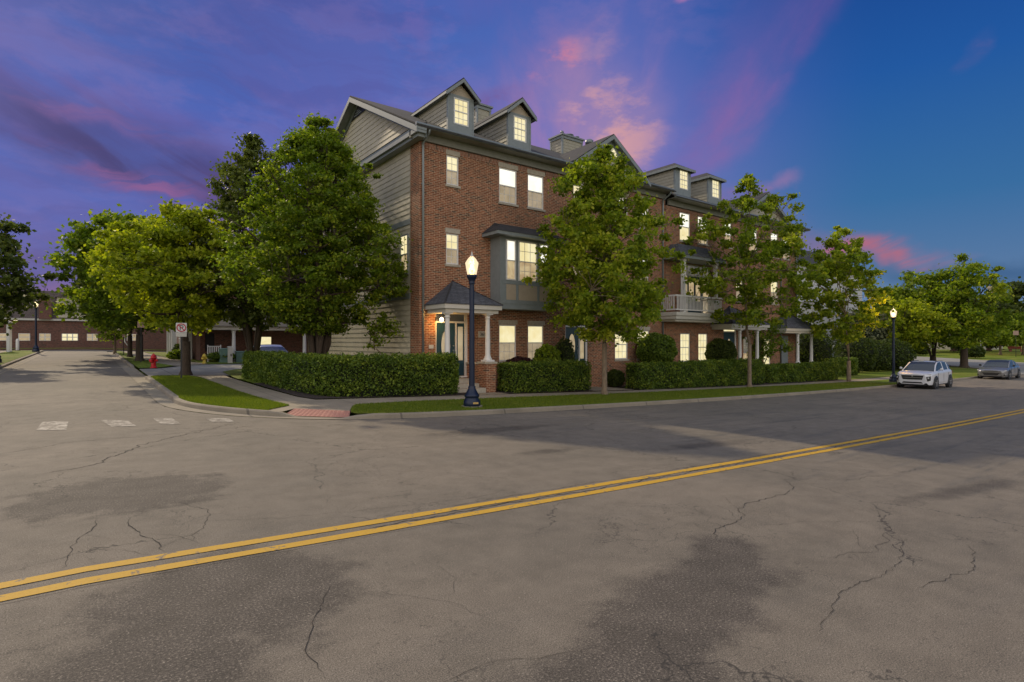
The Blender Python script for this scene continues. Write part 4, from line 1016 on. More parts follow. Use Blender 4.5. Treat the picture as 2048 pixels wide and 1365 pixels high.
def lou(z): return (18.4 + (z + .42 - zE) / slope, 2 * RV - 18.4 - (z + .42 - zE) / slope)
l0 = lou(tb)
mb.prism([(U0 - .03, l0[0], tb), (U0 - .03, RV, 12.55), (U0 - .03, l0[1], tb)], (-.03, 0, 0), 0)
for k in range(5):
    z = tb + .07 + k * .085; l = (18.4 + (z + .50 - zE) / slope, 2 * RV - 18.4 - (z + .50 - zE) / slope)
    if l[1] - l[0] > .2: mb.box(U0 - .075, U0 - .062, l[0] + .12, l[1] - .12, z, z + .03, 1)
mb.build('attic_vent', [DARK, TRIM], TH)
# rake boards and roof planes
def slab(mb, p, q, r, s, t, mi=0):
    P = [Vector(k) for k in (p, q, r, s)]; mb.add(P + [k - Vector((0, 0, t)) for k in P], [(0, 1, 2, 3), (7, 6, 5, 4), (0, 4, 5, 1), (1, 5, 6, 2), (2, 6, 7, 3), (3, 7, 4, 0)], mi)
mb = MB(); zr = roofz(RV)
slab(mb, (OV, 18.35, zE - .03), (U1 + .1, 18.35, zE - .03), (U1 + .1, RV, zr), (OV, RV, zr), .06)
slab(mb, (OV, RV + .001, zr), (U1 + .1, RV + .001, zr), (U1 + .1, 31.5, zE - .03), (OV, 31.5, zE - .03), .06)
mb.build('roof', ROOF, TH)
mb = MB()
for ys, ye in ((18.36, RV), (31.48, RV)):
    mb.add([(OV - .03, ys, zE - .11), (OV - .03, ye, zr - .075), (OV - .03, ye, zr - .30), (OV - .03, ys, zE - .33), (OV + .005, ys, zE - .11), (OV + .005, ye, zr - .075), (OV + .005, ye, zr - .30), (OV + .005, ys, zE - .33)],
           [(0, 1, 2, 3), (7, 6, 5, 4), (0, 4, 5, 1), (1, 5, 6, 2), (2, 6, 7, 3), (3, 7, 4, 0)])
    mb.add([(OV + .006, ys, zE - .20), (OV + .006, ye, zr - .17), (U0 - .002, ye, zr - .17), (U0 - .002, ys, zE - .20)], [(0, 1, 2, 3)])
    mb.add([(U0 - .05, ys, zE - .2), (U0 - .05, ye, zr - .17), (U0 - .05, ye, zr - .42), (U0 - .05, ys, zE - .45)], [(0, 1, 2, 3)])
mb.build('rake_board', OFFW if False else TRIM, TH)
# front eaves, section one and the slightly lower section two
def eaves(u0, u1, z, fv):
    mb = MB(); mb.box(u0, u1, fv - .10, fv - .008, z - .42, z - .13); mb.box(u0, u1, 18.47, fv - .11, z - .14, z - .10); mb.build('frieze', FRIEZE, TH)
    mb = MB()
    mb.prism([(u0 - .03, 18.36, z + .01), (u0 - .03, 18.34, z - .05), (u0 - .03, 18.40, z - .14), (u0 - .03, 18.465, z - .14), (u0 - .03, 18.465, z + .01)], (u1 - u0 + .06, 0, 0)); mb.build('gutter', GUTTER, TH)
eaves(OV, U1 - .02, 9.66, FV)
Z2 = 9.40
eaves(U1 + .12, U2 + .62, Z2, FV - .03)
zr2 = Z2 - .04 + slope * (RV - 18.4)
mb = MB()
slab(mb, (U1 + .12, 18.35, Z2 - .05), (U2 + .62, 18.35, Z2 - .05), (U2 + .62, RV, zr2), (U1 + .12, RV, zr2), .06)
slab(mb, (U1 + .12, RV + .001, zr2), (U2 + .62, RV + .001, zr2), (U2 + .62, 31.5, Z2 - .05), (U1 + .12, 31.5, Z2 - .05), .06)
mb.build('roof', ROOF, TH)
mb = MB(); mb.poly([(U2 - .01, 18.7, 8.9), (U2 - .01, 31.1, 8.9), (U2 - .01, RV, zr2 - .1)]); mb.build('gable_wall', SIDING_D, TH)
# downspouts
def downspout(u, z, zb=-1.2, fv=FV, side=1):
    mb = MB(); mb.tube([(u, 18.42, z - .12), (u, 18.48, z - .26), (u + .0, fv - .06, z - .50), (u, fv - .06, z - .7), (u, fv - .06, zb)], [.045] * 5, 8)
    for zz in (7.6, 5.2, 2.8): mb.box(u - .06, u + .06, fv - .04, fv - .004, zz, zz + .04)
    mb.build('downspout', GUTTER, TH)
downspout(U0 + .12, 9.66); downspout(U1 - .25, 9.66); downspout(39.0, 9.4, fv=FV - .03); downspout(36.9, 9.4, fv=FV - .03)

# dormers
def dormer(u0, u1, zb, ze, zp, wu, wz, hip=False, vf=19.3, roof_z=None, zeave=9.66):
    back = lambda z: 18.4 + (z - zeave + .04) / slope
    f = MB(); cu = (u0 + u1) / 2
    # front face trim with window hole
    wall_holes(f, u0, u1, zb, ze, [(*wu, *wz)], 'y', vf, depth=.06, mi=0)
    d = f.build('dormer', TRIM, TH)
    mb = MB(); vb = back(ze)
    for u, o in ((u0, -1), (u1, 1)):
        mb.poly([(u, vf, zb), (u, vf, ze), (u, vb, ze)] if o < 0 else [(u, vf, zb), (u, vb, ze), (u, vf, ze)], 0)
        z = zb + .12
        while z < ze - .02:
            zt = min(z + .175, ze); va = back(z + .05)
            x0 = u + o * .022; x1 = u + o * .004
            if va - vf > .15: mb.quad((x0, vf + .1, z), (x0, va, z), (x1, back(zt), zt), (x1, vf + .1, zt), 0); mb.quad((x0, vf + .1, z), (x0, va, z), (u, va, z), (u, vf + .1, z), 0)
            z = zt
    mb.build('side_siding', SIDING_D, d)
    mb = MB()
    for u, o in ((u0, -1), (u1, 1)): mb.box(u - .03, u + .03, vf - .012, vf + .10, zb, ze)
    mb.build('corner_board', TRIM, d)
    ov = .2; fo = .22
    if not hip:
        sl = (zp - ze) / ((u1 - u0) / 2 + ov); vb2 = back(zp); 
        r = MB(); vE = back(ze)
        for o, ue in ((-1, u0 - ov), (1, u1 + ov)):
            P = [Vector((ue, vf - fo, ze)), Vector((cu, vf - fo, zp)), Vector((cu, vb2 + .1, zp)), Vector((ue, vE + .15, ze))]
            if o > 0: P = P[::-1]
            r.add(P + [p - Vector((0, 0, .05)) for p in P], [(0, 1, 2, 3), (7, 6, 5, 4), (0, 4, 5, 1), (1, 5, 6, 2), (2, 6, 7, 3), (3, 7, 4, 0)])
        r.build('dormer_roof', ROOF, d)
        r = MB()
        for ue in (u0 - ov, u1 + ov):
            a = Vector((ue, vf - fo - .02, ze - .05)); b = Vector((cu, vf - fo - .02, zp - .05)); dz = Vector((0, 0, .15))
            r.add([a, b, b - dz, a - dz, *[k + Vector((0, .045, 0)) for k in (a, b, b - dz, a - dz)]], [(0, 1, 2, 3), (7, 6, 5, 4), (0, 4, 5, 1), (1, 5, 6, 2), (2, 6, 7, 3), (3, 7, 4, 0)])
            r.box(ue - .012, ue + .012, vf - fo + .03, vE + .1, ze - .15, ze - .052)
            r.quad((ue, vf - fo + .03, ze - .13), (ue, vE, ze - .13), ((u0 if ue < cu else u1), vE, ze - .13), ((u0 if ue < cu else u1), vf - fo + .03, ze - .13))
        r.build('dormer_fascia', TRIM, d)
        r = MB(); r.poly([(u0, vf + .002, ze - .004), (u1, vf + .002, ze - .004), (cu, vf + .002, zp - .22)]); r.build('dormer_gable', PANEL, d)
    else:
        r = MB(); vE = back(ze) + .2; a, b = u0 - ov, u1 + ov; y0 = vf - fo; ph = zp; hl = (b - a) / 2
        A, B = (a, y0, ze), (b, y0, ze); Cc, Dd = (b, vE, ze), (a, vE, ze); Pk = (cu, y0 + hl * .9, ph); Pb = (cu, back(ph) + .1, ph)
        r.add([A, B, Pk], [(0, 1, 2)]); r.add([B, Cc, Pb, Pk], [(0, 1, 2, 3)]); r.add([Dd, A, Pk, Pb], [(0, 1, 2, 3)]); r.quad(A, Dd, Cc, B)
        r.build('dormer_roof', ROOF, d)
        r = MB(); r.box(a, b, y0 - .02, y0 + .02, ze - .14, ze - .004); r.box(a, a + .04, y0 + .02, vE - .1, ze - .14, ze - .004); r.box(b - .04, b, y0 + .02, vE - .1, ze - .14, ze - .004); r.build('dormer_fascia', TRIM, d)
    # window: one mesh with frame, bars and panes
    m = MB(); a, b = wu; c_, e = wz; fr = .05; y = vf + .02
    for q in ((a, a + fr, c_, e), (b - fr, b, c_, e), (a + fr, b - fr, c_, c_ + fr), (a + fr, b - fr, e - fr, e), (a + fr, b - fr, (c_ + e) / 2 - .02, (c_ + e) / 2 + .02)): m.box(q[0], q[1], y - .03, y + .03, q[2], q[3], 0)
    m.box(a + fr, b - fr, y + .012, y + .02, c_ + fr, e - fr, 1)
    for k in (1, 2): x = a + fr + (b - a - 2 * fr) * k / 3; m.box(x - .011, x + .011, y + .001, y + .012, c_ + fr, e - fr, 0)
    for k in (1, 3): z = c_ + (e - c_) * k / 4; m.box(a + fr, b - fr, y + .0, y + .0115, z - .011, z + .011, 0)
    m.build('dormer_window', [WHITE, P_CREAM], d)
dormer(11.47, 12.64, 10.02, 11.56, 12.24, (11.72, 12.42), (10.38, 11.44))
dormer(14.46, 15.67, 10.02, 11.56, 12.24, (14.74, 15.44), (10.38, 11.44))
dormer(26.05, 27.42, 9.78, 11.36, 11.82, (26.42, 27.2), (10.2, 11.26), True, zeave=Z2)
dormer(29.2, 30.5, 9.78, 11.36, 11.82, (29.55, 30.3), (10.2, 11.26), True, zeave=Z2)

# big front gables
def front_gable(cu, hw, ze, zp, vf, zeave, fan):
    d = MB(); sl = (zp - ze) / hw; back = lambda z: 18.4 + (z - zeave + .04) / slope
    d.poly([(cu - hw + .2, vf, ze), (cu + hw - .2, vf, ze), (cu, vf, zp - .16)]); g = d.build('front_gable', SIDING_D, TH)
    mb = MB(); laps(mb, 'y', vf - .002, 0, lambda z: (cu - max(.02, hw - (z + .14 - ze) / sl), cu + max(.02, hw - (z + .14 - ze) / sl)), ze + .10, zp - .55, ex=.2); mb.build('lap_siding', SIDING_D, g)
    r = MB(); y0 = 18.36
    for o in (-1, 1):
        P = [Vector((cu + o * hw, y0, ze)), Vector((cu, y0, zp)), Vector((cu, back(zp) + .1, zp)), Vector((cu + o * hw, back(ze) + .2, ze))]
        if o > 0: P = P[::-1]
        r.add(P + [p - Vector((0, 0, .05)) for p in P], [(0, 1, 2, 3), (7, 6, 5, 4), (0, 4, 5, 1), (1, 5, 6, 2), (2, 6, 7, 3), (3, 7, 4, 0)])
    r.build('gable_roof', ROOF, g)
    r = MB()
    for o in (-1, 1):
        a = Vector((cu + o * hw, y0 - .02, ze - .05)); b = Vector((cu, y0 - .02, zp - .05)); dz = Vector((0, 0, .2))
        r.add([a, b, b - dz, a - dz, *[k + Vector((0, .05, 0)) for k in (a, b, b - dz, a - dz)]], [(0, 1, 2, 3), (7, 6, 5, 4), (0, 4, 5, 1), (1, 5, 6, 2), (2, 6, 7, 3), (3, 7, 4, 0)])
        r.add([a + Vector((0, .05, -.12)), b + Vector((0, .05, -.12)), Vector((cu, vf - .03, zp - .17)), Vector((cu + o * hw, vf - .03, ze - .17))], [(0, 1, 2, 3)])
    r.build('rake_board', TRIM, g)
    if fan:
        f = MB(); z0 = zp - 1.02; rr = .46; n = 14; y = vf - .05
        zt = z0 - .12; hwz = hw - (zt + .2 - ze) / sl
        f.prism([(cu - hwz, vf - .03, zt), (cu + hwz, vf - .03, zt), (cu, vf - .03, zp - .2)], (0, -.02, 0), 0)
        arc = [(cu + rr * math.cos(math.pi * k / n), y - .02, z0 + rr * math.sin(math.pi * k / n)) for k in range(n + 1)]
        f.prism([(cu - rr - .05, y - .012, z0 - .05), (cu + rr + .05, y - .012, z0 - .05)] + [(cu + (rr + .05) * math.cos(math.pi * k / n), y - .012, z0 + (rr + .05) * math.sin(math.pi * k / n)) for k in range(n + 1)], (0, .01, 0), 2)
        f.poly(arc, 1)
        for k in range(1, 5): an = math.pi * k / 5; f.bar((cu + .12 * math.cos(an), y - .03, z0 + .12 * math.sin(an)), (cu + rr * math.cos(an), y - .03, z0 + rr * math.sin(an)), .018, .02, 2)
        f.bar((cu - rr, y - .03, z0 + .012), (cu + rr, y - .03, z0 + .012), .02, .03, 2)
        for k in range(8):
            a1, a2 = math.pi * k / 8, math.pi * (k + 1) / 8
            f.bar((cu + .25 * math.cos(a1), y - .03, z0 + .25 * math.sin(a1)), (cu + .25 * math.cos(a2), y - .03, z0 + .25 * math.sin(a2)), .015, .018, 2)
        f.build('fanlight', [TRIM, P_CREAM, WHITE], g)
    else:
        f = MB(); zt = zp - 1.15; hwz = hw - (zt + .35 - ze) / sl
        f.prism([(cu - hwz, vf - .03, zt), (cu + hwz, vf - .03, zt), (cu, vf - .03, zp - .36)], (0, -.02, 0), 0)
        f.prism([(cu - hwz * .75, vf - .052, zt + .1), (cu + hwz * .75, vf - .052, zt + .1), (cu, vf - .052, zp - .48)], (0, -.006, 0), 1)
        for k in range(5):
            z = zt + .14 + k * .09; h_ = hwz * .75 * (1 - (z - zt - .1) / (zp - .48 - zt - .1)) - .04
            if h_ > .05: f.box(cu - h_, cu + h_, vf - .072, vf - .06, z, z + .03, 0)
        f.build('gable_vent', [TRIM, DARK], g)
front_gable(20.05, 2.72, 9.70, 11.55, FV - .34, 9.66, True)
front_gable(34.35, 2.95, 9.42, 11.10, FV - .34, Z2, False)

# chimneys
def chimney(u0, u1, v0, v1, zb, zt, pots):
    mb = MB()
    mb.box(u0, u1, v0, v1, zb, zt - .28, 0)
    z = zb + .1
    while z < zt - .42: 
        mb.box(u0 - .012, u1 + .012, v0 - .012, v1 + .012, z, z + .02, 0); z += .18
    c_ = mb.build('chimney', SIDING_D, TH)
    mb = MB()
    for a in (u0, u1):
        for b in (v0, v1): mb.box(a - .05, a + .05, b - .05, b + .05, zb, zt - .28)
    mb.box(u0 - .06, u1 + .06, v0 - .06, v1 + .06, zt - .279, zt - .12); mb.box(u0 - .13, u1 + .13, v0 - .13, v1 + .13, zt - .119, zt - .03)
    mb.build('chimney_cap', TRIM, c_)
    for (px, py, r, h) in pots:
        m = MB(); m.lathe((px, py, zt - .03), [(r, 0), (r, h * .7), (r * 1.5, h * .72), (r * 1.5, h * .86), (r * .8, h)], 10); m.build('flue_cap', GUTTER, c_)
chimney(15.75, 16.55, 23.7, 24.5, 12.0, 13.75, [(16.0, 24.1, .16, .4)])
chimney(22.4, 24.0, 24.6, 25.6, 12.3, 13.95, [(22.85, 25.1, .07, .42), (23.4, 25.1, .2, .32), (23.8, 24.8, .09, .2)])
mb = MB(); mb.lathe((24.95, 24.9, 12.7), [(.1, 0), (.1, 1.2), (.26, 1.22), (.26, 1.42), (.16, 1.5)], 12); mb.build('roof_flue', GUTTER, TH)

# bay window, unit one
def bay(u0, u1, zb, zt, vf=18.3):
    mb = MB(); hs = [(13.58, 14.09, 4.14, 5.80), (14.22, 15.22, 4.14, 5.80), (15.35, 15.86, 4.14, 5.80)]
    wall_holes(mb, u0, u1, zb, zt, hs, 'y', vf, depth=.06)
    mb.quad((u0, vf, zb), (u0, vf, zt), (u0, FV, zt), (u0, FV, zb)); mb.quad((u1, vf, zb), (u1, FV, zb), (u1, FV, zt), (u1, vf, zt)); mb.quad((u0, vf, zb), (u0, FV, zb), (u1, FV, zb), (u1, vf, zb))
    b = mb.build('bay_window', TRIM, TH)
    mb = MB()
    mb.box(u0 - .02, u1 + .02, vf - .02, FV - .004, zb - .02, zb + .08); mb.box(u0 - .015, u1 + .015, vf - .015, vf - .001, 3.18, 3.32); mb.box(u0 - .015, u1 + .015, vf - .015, vf - .001, 3.985, 4.12)
    for a in (u0 - .015, 14.11, 15.24, u1 - .15): mb.box(a, a + (.10 if 14 < a < 15.5 else .165), vf - .02, vf - .002, 3.325, 3.98)
    mb.build('bay_trim', TRIM, b)
    mb = MB()
    for a, c_ in ((13.60, 14.09), (14.23, 15.22), (15.36, 15.88)): mb.box(a, c_, vf - .008, vf - .0005, 3.34, 3.97)
    mb.build('bay_panel', PANEL, b)
    for i, h in enumerate(hs):
        m = MB(); a, c_, z0, z1 = h; y = vf + .02; fr = .055; zm = (z0 + z1) / 2 - .02
        for q in ((a, a + fr, z0, z1), (c_ - fr, c_, z0, z1), (a + fr, c_ - fr, z0, z0 + fr), (a + fr, c_ - fr, z1 - fr, z1), (a + fr, c_ - fr, zm - .02, zm + .02)): m.box(q[0], q[1], y - .045, y + .02, q[2], q[3], 0)
        m.box(a + fr, c_ - fr, y + .006, y + .012, zm + .02, z1 - fr, 1); m.box(a + fr, c_ - fr, y + .006, y + .012, z0 + fr, zm - .02, 2)
        n = 3 if i == 1 else 1
        if i == 1:
            for k in (1, 2): x = a + fr + (c_ - a - 2 * fr) * k / 3; m.box(x - .01, x + .01, y - .004, y + .005, z0 + fr, z1 - fr, 0)
            for k in (1, 3): z = z0 + (z1 - z0) * k / 4; m.box(a + fr, c_ - fr, y - .003, y + .0055, z - .01, z + .01, 0)
        m.build('bay_sash', [WHITE, P_BRIGHT if i != 1 else P_CREAM, P_GOLD], b)
    # roof
    mb = MB(); e0, e1 = u0 - .42, u1 + .42; ve = vf - .4; z0 = zt + .16
    mb.box(e0, e1, ve, FV - .002, zt, zt + .13); mb.build('bay_fascia', TRIM, b)
    mb = MB(); A, B, C_, D_ = (e0 - .03, ve - .03, z0 - .028), (e1 + .03, ve - .03, z0 - .028), (e1 + .03, FV - .004, z0 - .028), (e0 - .03, FV - .004, z0 - .028)
    E, F = (u0 + .25, FV - .35, z0 + .40), (u1 - .25, FV - .35, z0 + .40); Gg, Hh = (u1 - .2, FV - .004, z0 + .50), (u0 + .2, FV - .004, z0 + .50)
    mb.quad(A, B, F, E); mb.quad(B, C_, Gg, F); mb.quad(D_, A, E, Hh); mb.quad(E, F, Gg, Hh); mb.quad(A, D_, C_, B)
    mb.build('bay_roof', ROOF, b)
bay(13.30, 16.15, 2.98, 5.9)

# doors
def door(parent, d, pv, oval=True, transom=P_DARK, side='right', sidelight=True, col=TEAL):
    a, b, c_, e = d; y = pv + .10; fr = .06
    zt = e - .48; sx = b - .52 if sidelight else b - fr
    m = MB(); m.box(a, a + fr, y - .06, y + .03, c_, e); m.box(b - fr * 2, b, y - .06, y + .03, c_, e); m.box(a + fr, b - 2 * fr, y - .06, y + .03, e - fr, e); m.box(a + fr, b - 2 * fr, y - .05, y + .03, zt, zt + .07)
    if sidelight: m.box(sx - .03, sx + .03, y - .05, y + .03, c_, zt)
    m.box(a, b, pv - .05, y + .03, c_ - .06, c_ - .002)
    fo = m.build('door_frame', WHITE, parent)
    m = MB(); m.box(a + fr, b - 2 * fr, y, y + .01, zt + .07, e - fr); m.build('transom_pane', transom, fo)
    dl = a + fr; dr = sx - .03
    m = MB(); m.box(dl, dr, y - .01, y + .03, c_, zt)
    w = dr - dl
    for x0, x1 in ((dl + .1, dl + w / 2 - .04), (dl + w / 2 + .04, dr - .1)): m.box(x0, x1, y - .022, y - .0105, c_ + .14, c_ + .5)
    dd = m.build('door', col, parent)
    n = 22; cxm = (dl + dr) / 2; cz = c_ + 1.22
    m = MB(); m.prism([(cxm + .20 * math.cos(2 * math.pi * k / n), y - .013, cz + .56 * math.sin(2 * math.pi * k / n)) for k in range(n)], (0, -.012, 0)); m.build('oval_pane', P_LEAD, dd)
    ring = MB(); ring.tube([(cxm + .215 * math.cos(2 * math.pi * k / n), y - .02, cz + .58 * math.sin(2 * math.pi * k / n)) for k in range(n + 1)], [.018] * (n + 1), 5); ring.build('oval_moulding', col, dd)
    m = MB(); m.lathe((dr - .08, y - .05, c_ + 1.02), [(.03, 0), (.03, .04)], 10, axis='y'); m.lathe((dr - .08, y - .05, c_ + 1.2), [(.03, 0), (.03, .04)], 10, axis='y'); m.bar((dr - .08, y - .045, c_ + .84), (dr - .08, y - .045, c_ + 1.0), .025, .02); m.build('door_handle', GUTTER, dd)
    if sidelight:
        m = MB(); m.box(sx + .03, b - 2 * fr, y - .004, y + .03, c_, zt, 0); m.box(sx + .10, b - 2 * fr - .07, y - .012, y - .0045, c_ + .62, zt - .14, 1); m.box(sx + .1, b - 2 * fr - .07, y - .012, y - .0045, c_ + .1, c_ + .48, 0); m.build('sidelight', [col, P_LEAD], fo)
door(TH, D1, FV); door(TH, D2, FV); door(TH, D3, FV - .03, transom=P_CREAM, sidelight=False)
# recessed balcony doors, unit three
m = MB(); y = FV + .08
for a in (26.1, 26.75, 28.2, 28.82): m.box(a, a + .07, y - .05, y + .03, 3.2, 5.95)
m.box(26.17, 28.82, y - .04, y + .03, 5.88, 5.95); m.box(26.17, 28.82, y - .04, y + .03, 5.3, 5.37)
bd = m.build('balcony_door', WHITE, TH)
m = MB(); m.box(26.17, 28.82, y, y + .01, 5.37, 5.88); m.build('transom_pane', P_DIM, bd)
for a, b, mt in ((26.17, 26.75, P_GOLD), (28.27, 28.82, P_GOLD)): m = MB(); m.box(a, b, y, y + .01, 3.2, 5.3); m.build('pane', mt, bd)
m = MB(); m.box(26.82, 28.2, y, y + .02, 3.2, 5.3, 0); m.box(26.98, 27.42, y - .01, y - .002, 3.9, 5.15, 1); m.box(27.6, 28.04, y - .01, y - .002, 3.9, 5.15, 1); m.build('door_leaf', [TEAL, P_GOLD], bd)
# balcony
def balcony(u0, u1, vf=17.9):
    m = MB(); m.box(u0 - .05, u1 + .05, vf - .06, FV - .04, 2.98, 3.16); m.box(u0, u1, vf, FV - .04, 2.80, 2.978); m.box(u0 + .15, u1 - .15, vf + .15, FV - .04, 2.68, 2.798)
    b = m.build('balcony', OFFW, TH)
    m = MB()
    m.box(u0, u1, vf, vf + .06, 3.98, 4.06); m.box(u0, u0 + .06, vf + .06, FV - .04, 3.98, 4.06); m.box(u1 - .06, u1, vf + .06, FV - .04, 3.98, 4.06)
    m.box(u0, u1, vf, vf + .05, 3.26, 3.32); m.box(u0, u0 + .05, vf + .05, FV - .04, 3.26, 3.32); m.box(u1 - .05, u1, vf + .05, FV - .04, 3.26, 3.32)
    m.build('handrail', WHITE, b)
    m = MB()
    x = u0 + .12
    while x < u1 - .1: m.box(x, x + .035, vf + .008, vf + .043, 3.32, 3.98); x += .125
    yv = vf + .14
    while yv < FV - .1: m.box(u0 + .008, u0 + .043, yv, yv + .035, 3.32, 3.98); m.box(u1 - .043, u1 - .008, yv, yv + .035, 3.32, 3.98); yv += .125
    m.build('baluster', WHITE, b)
    for x in (25.05, 28.0):
        m = MB(); m.box(x - .09, x + .09, vf + .07, vf + .25, 3.16, 6.0); m.box(x - .12, x + .12, vf + .04, vf + .28, 3.161, 3.3); m.box(x - .12, x + .12, vf + .04, vf + .28, 5.86, 5.998); m.build('post', WHITE, b)
    e0, e1, ve = 24.45, 28.6, vf - .12
    m = MB(); m.box(e0, e1, ve, FV - .04, 6.0, 6.15); m.build('canopy_fascia', TRIM, b)
    m = MB(); lv = [(0, 6.155), (.30, 6.32), (.55, 6.62), (.7, 6.85)]
    for (i0, z0), (i1, z1) in zip(lv, lv[1:]):
        A = lambda i, z: [(e0 - .04 + i, ve - .04 + i, z), (e1 + .04 - i, ve - .04 + i, z), (e1 + .04 - i, FV - .04, z), (e0 - .04 + i, FV - .04, z)]
        a, c_ = A(i0, z0), A(i1, z1); m.quad(a[0], a[1], c_[1], c_[0]); m.quad(a[1], a[2], c_[2], c_[1]); m.quad(a[3], a[0], c_[0], c_[3])
    a = A(.7, 6.85); m.quad(a[0], a[1], a[2], a[3]); m.build('canopy_roof', ROOF_P, b)
balcony(24.22, 28.45)

def column(m, x, y, z0, z1, r=.10):
    m.box(x - .19, x + .19, y - .19, y + .19, z0, z0 + .06)
    m.lathe((x, y, z0 + .06), [(.165, 0), (.165, .05), (.135, .08), (.13, .12), (r + .01, .16), (r, .2), (r * .98, (z1 - z0) * .4), (r * .84, z1 - z0 - .30), (r * .84, z1 - z0 - .25), (r * 1.05, z1 - z0 - .24), (r * 1.05, z1 - z0 - .21), (r * .88, z1 - z0 - .2), (r * .9, z1 - z0 - .15), (r * 1.4, z1 - z0 - .10)], 20)
    m.box(x - .15, x + .15, y - .15, y + .15, z1 - .045, z1)
def porch(u0, u1, ve, ze, zp, apex_u, cols, zcol, fv=FV, ground=None, slabz=.0, roofm=None, lamp=None):
    m = MB(); m.box(u0, u1, ve, fv - .004, ze - .16, ze); m.box(u0 + .1, u1 - .1, ve + .1, fv - .01, ze - .30, ze - .162)
    p = m.build('porch', OFFW, TH)
    m = MB(); A, B, C_, D_, E = (u0 - .03, ve - .03, ze + .003), (u1 + .03, ve - .03, ze + .003), (u1 + .03, fv - .005, ze + .003), (u0 - .03, fv - .005, ze + .003), (apex_u, fv - .005, zp)
    A2 = (A[0], A[1], A[2] + .03); B2 = (B[0], B[1], B[2] + .03); C2 = (C_[0], C_[1], C_[2] + .03); D2_ = (D_[0], D_[1], D_[2] + .03)
    m.add([A2, B2, E], [(0, 1, 2)]); m.add([B2, C2, E], [(0, 1, 2)]); m.add([D2_, A2, E], [(0, 1, 2)]); m.quad(A, B, B2, A2); m.quad(B, C_, C2, B2); m.quad(D_, A, A2, D2_)
    m.build('porch_roof', roofm or ROOF_P, p)
    m = MB(); m.bar(E, (A2[0], A2[1], A2[2] + .01), .06, .03); m.bar(E, (B2[0], B2[1], B2[2] + .01), .06, .03); m.build('hip_ridge', ROOF, p)
    for x, zc in cols: m = MB(); column(m, x, ve + .28, zc, ze - .302); m.build('column', WHITE, p)
    return p
p1 = porch(10.26, 12.80, 17.5, 3.0, 4.02, 11.48, [(10.52, .86), (12.32, .86)], .86)
for x in (10.52, 12.3):
    m = MB(); m.box(x - .24, x + .24, 17.54, 18.02, -.7, .78); pr = m.build('pier', BRICK, p1)
    m = MB(); m.box(x - .28, x + .28, 17.5, 18.06, .782, .856); m.build('pier_cap', STONE, pr)
m = MB(); m.box(12.14, 12.42, 18.022, FV - .005, -.7, .74); kw = m.build('knee_wall', BRICK, p1); m = MB(); m.box(12.10, 12.46, 18.064, FV - .006, .742, .80); m.build('wall_cap', STONE, kw)
m = MB(); m.box(10.3, 12.138, 18.4, FV - .03, -.7, .17); m.box(10.78, 12.04, 17.95, 18.399, -.7, 0.02); m.box(10.78, 12.04, 17.5, 17.949, -.7, -.13); m.build('step', STONE, p1)
m = MB(); m.box(12.68, 13.2, FV - .03, FV - .004, 1.80, 2.06); pl = m.build('address_plaque', STONE, TH)
m = MB(); m.box(10.42, 10.62, FV - .022, FV - .004, 1.36, 1.50); m.build('intercom_plate', OFFW, TH)
cu_ = bpy.data.curves.new('digits', 'FONT'); cu_.body = '3614'; cu_.size = .19; cu_.extrude = .004; cu_.align_x = 'CENTER'
to = bpy.data.objects.new('tmp', cu_); COL.objects.link(to); bpy.context.view_layer.update()
me = bpy.data.meshes.new_from_object(to.evaluated_get(bpy.context.evaluated_depsgraph_get())); bpy.data.objects.remove(to)
no = bpy.data.objects.new('house_number', me); COL.objects.link(no); no.parent = pl; no.rotation_euler = (R(90), 0, 0); no.location = Vector((12.95, FV - .036, 1.862)) - WLOC[TH.name]; me.materials.append(DARK)
# door lights
m = MB(); m.box(10.70, 10.80, FV - .06, FV - .004, 2.42, 2.56); dlm = m.build('porch_light', BLACK, TH)
BULB = emis('lamp_bulb', (1, .72, .38), 9.0)
m = MB(); m.lathe((10.86, FV - .22, 2.38), [(.02, 0), (.062, .03), (.075, .09), (.06, .15), (.02, .18)], 12); m.build('bulb', BULB, dlm)
m = MB(); m.bar((10.75, FV - .05, 2.5), (10.86, FV - .22, 2.58), .02, .02); m.build('bracket', BLACK, dlm)
def point(loc, e, col=(1, .62, .25), r=.08):
    l = bpy.data.lights.new('lamp_light', 'POINT'); l.energy = e; l.color = col; l.shadow_soft_size = r
    o = bpy.data.objects.new('lamp_light', l); COL.objects.link(o); o.location = loc; return o
point((10.75, FV - .40, 2.30), 22, (1, .52, .13))
porch(28.9, 33.0, 17.6, 2.62, 3.75, 30.8, [(30.15, .2), (32.05, .2)], .2, fv=FV - .03)
porch(35.3, 39.9, 17.75, 2.46, 3.55, 37.6, [(37.35, .1), (39.25, .1)], .1, fv=FV - .03)
for a, b, y_, z_ in ((29.3, 32.6, 17.76, -.06), (36.6, 39.8, 18.05, -.25)): m = MB(); m.box(a, b, y_, FV - .035, -1.5, z_); m.build('porch_slab', STONE, TH)
# pale blue-grey door and pots on the last porch
m = MB(); m.box(36.9, 37.9, FV - .05, FV - .034, -.2, 2.0); m.build('door', TRIM, TH)

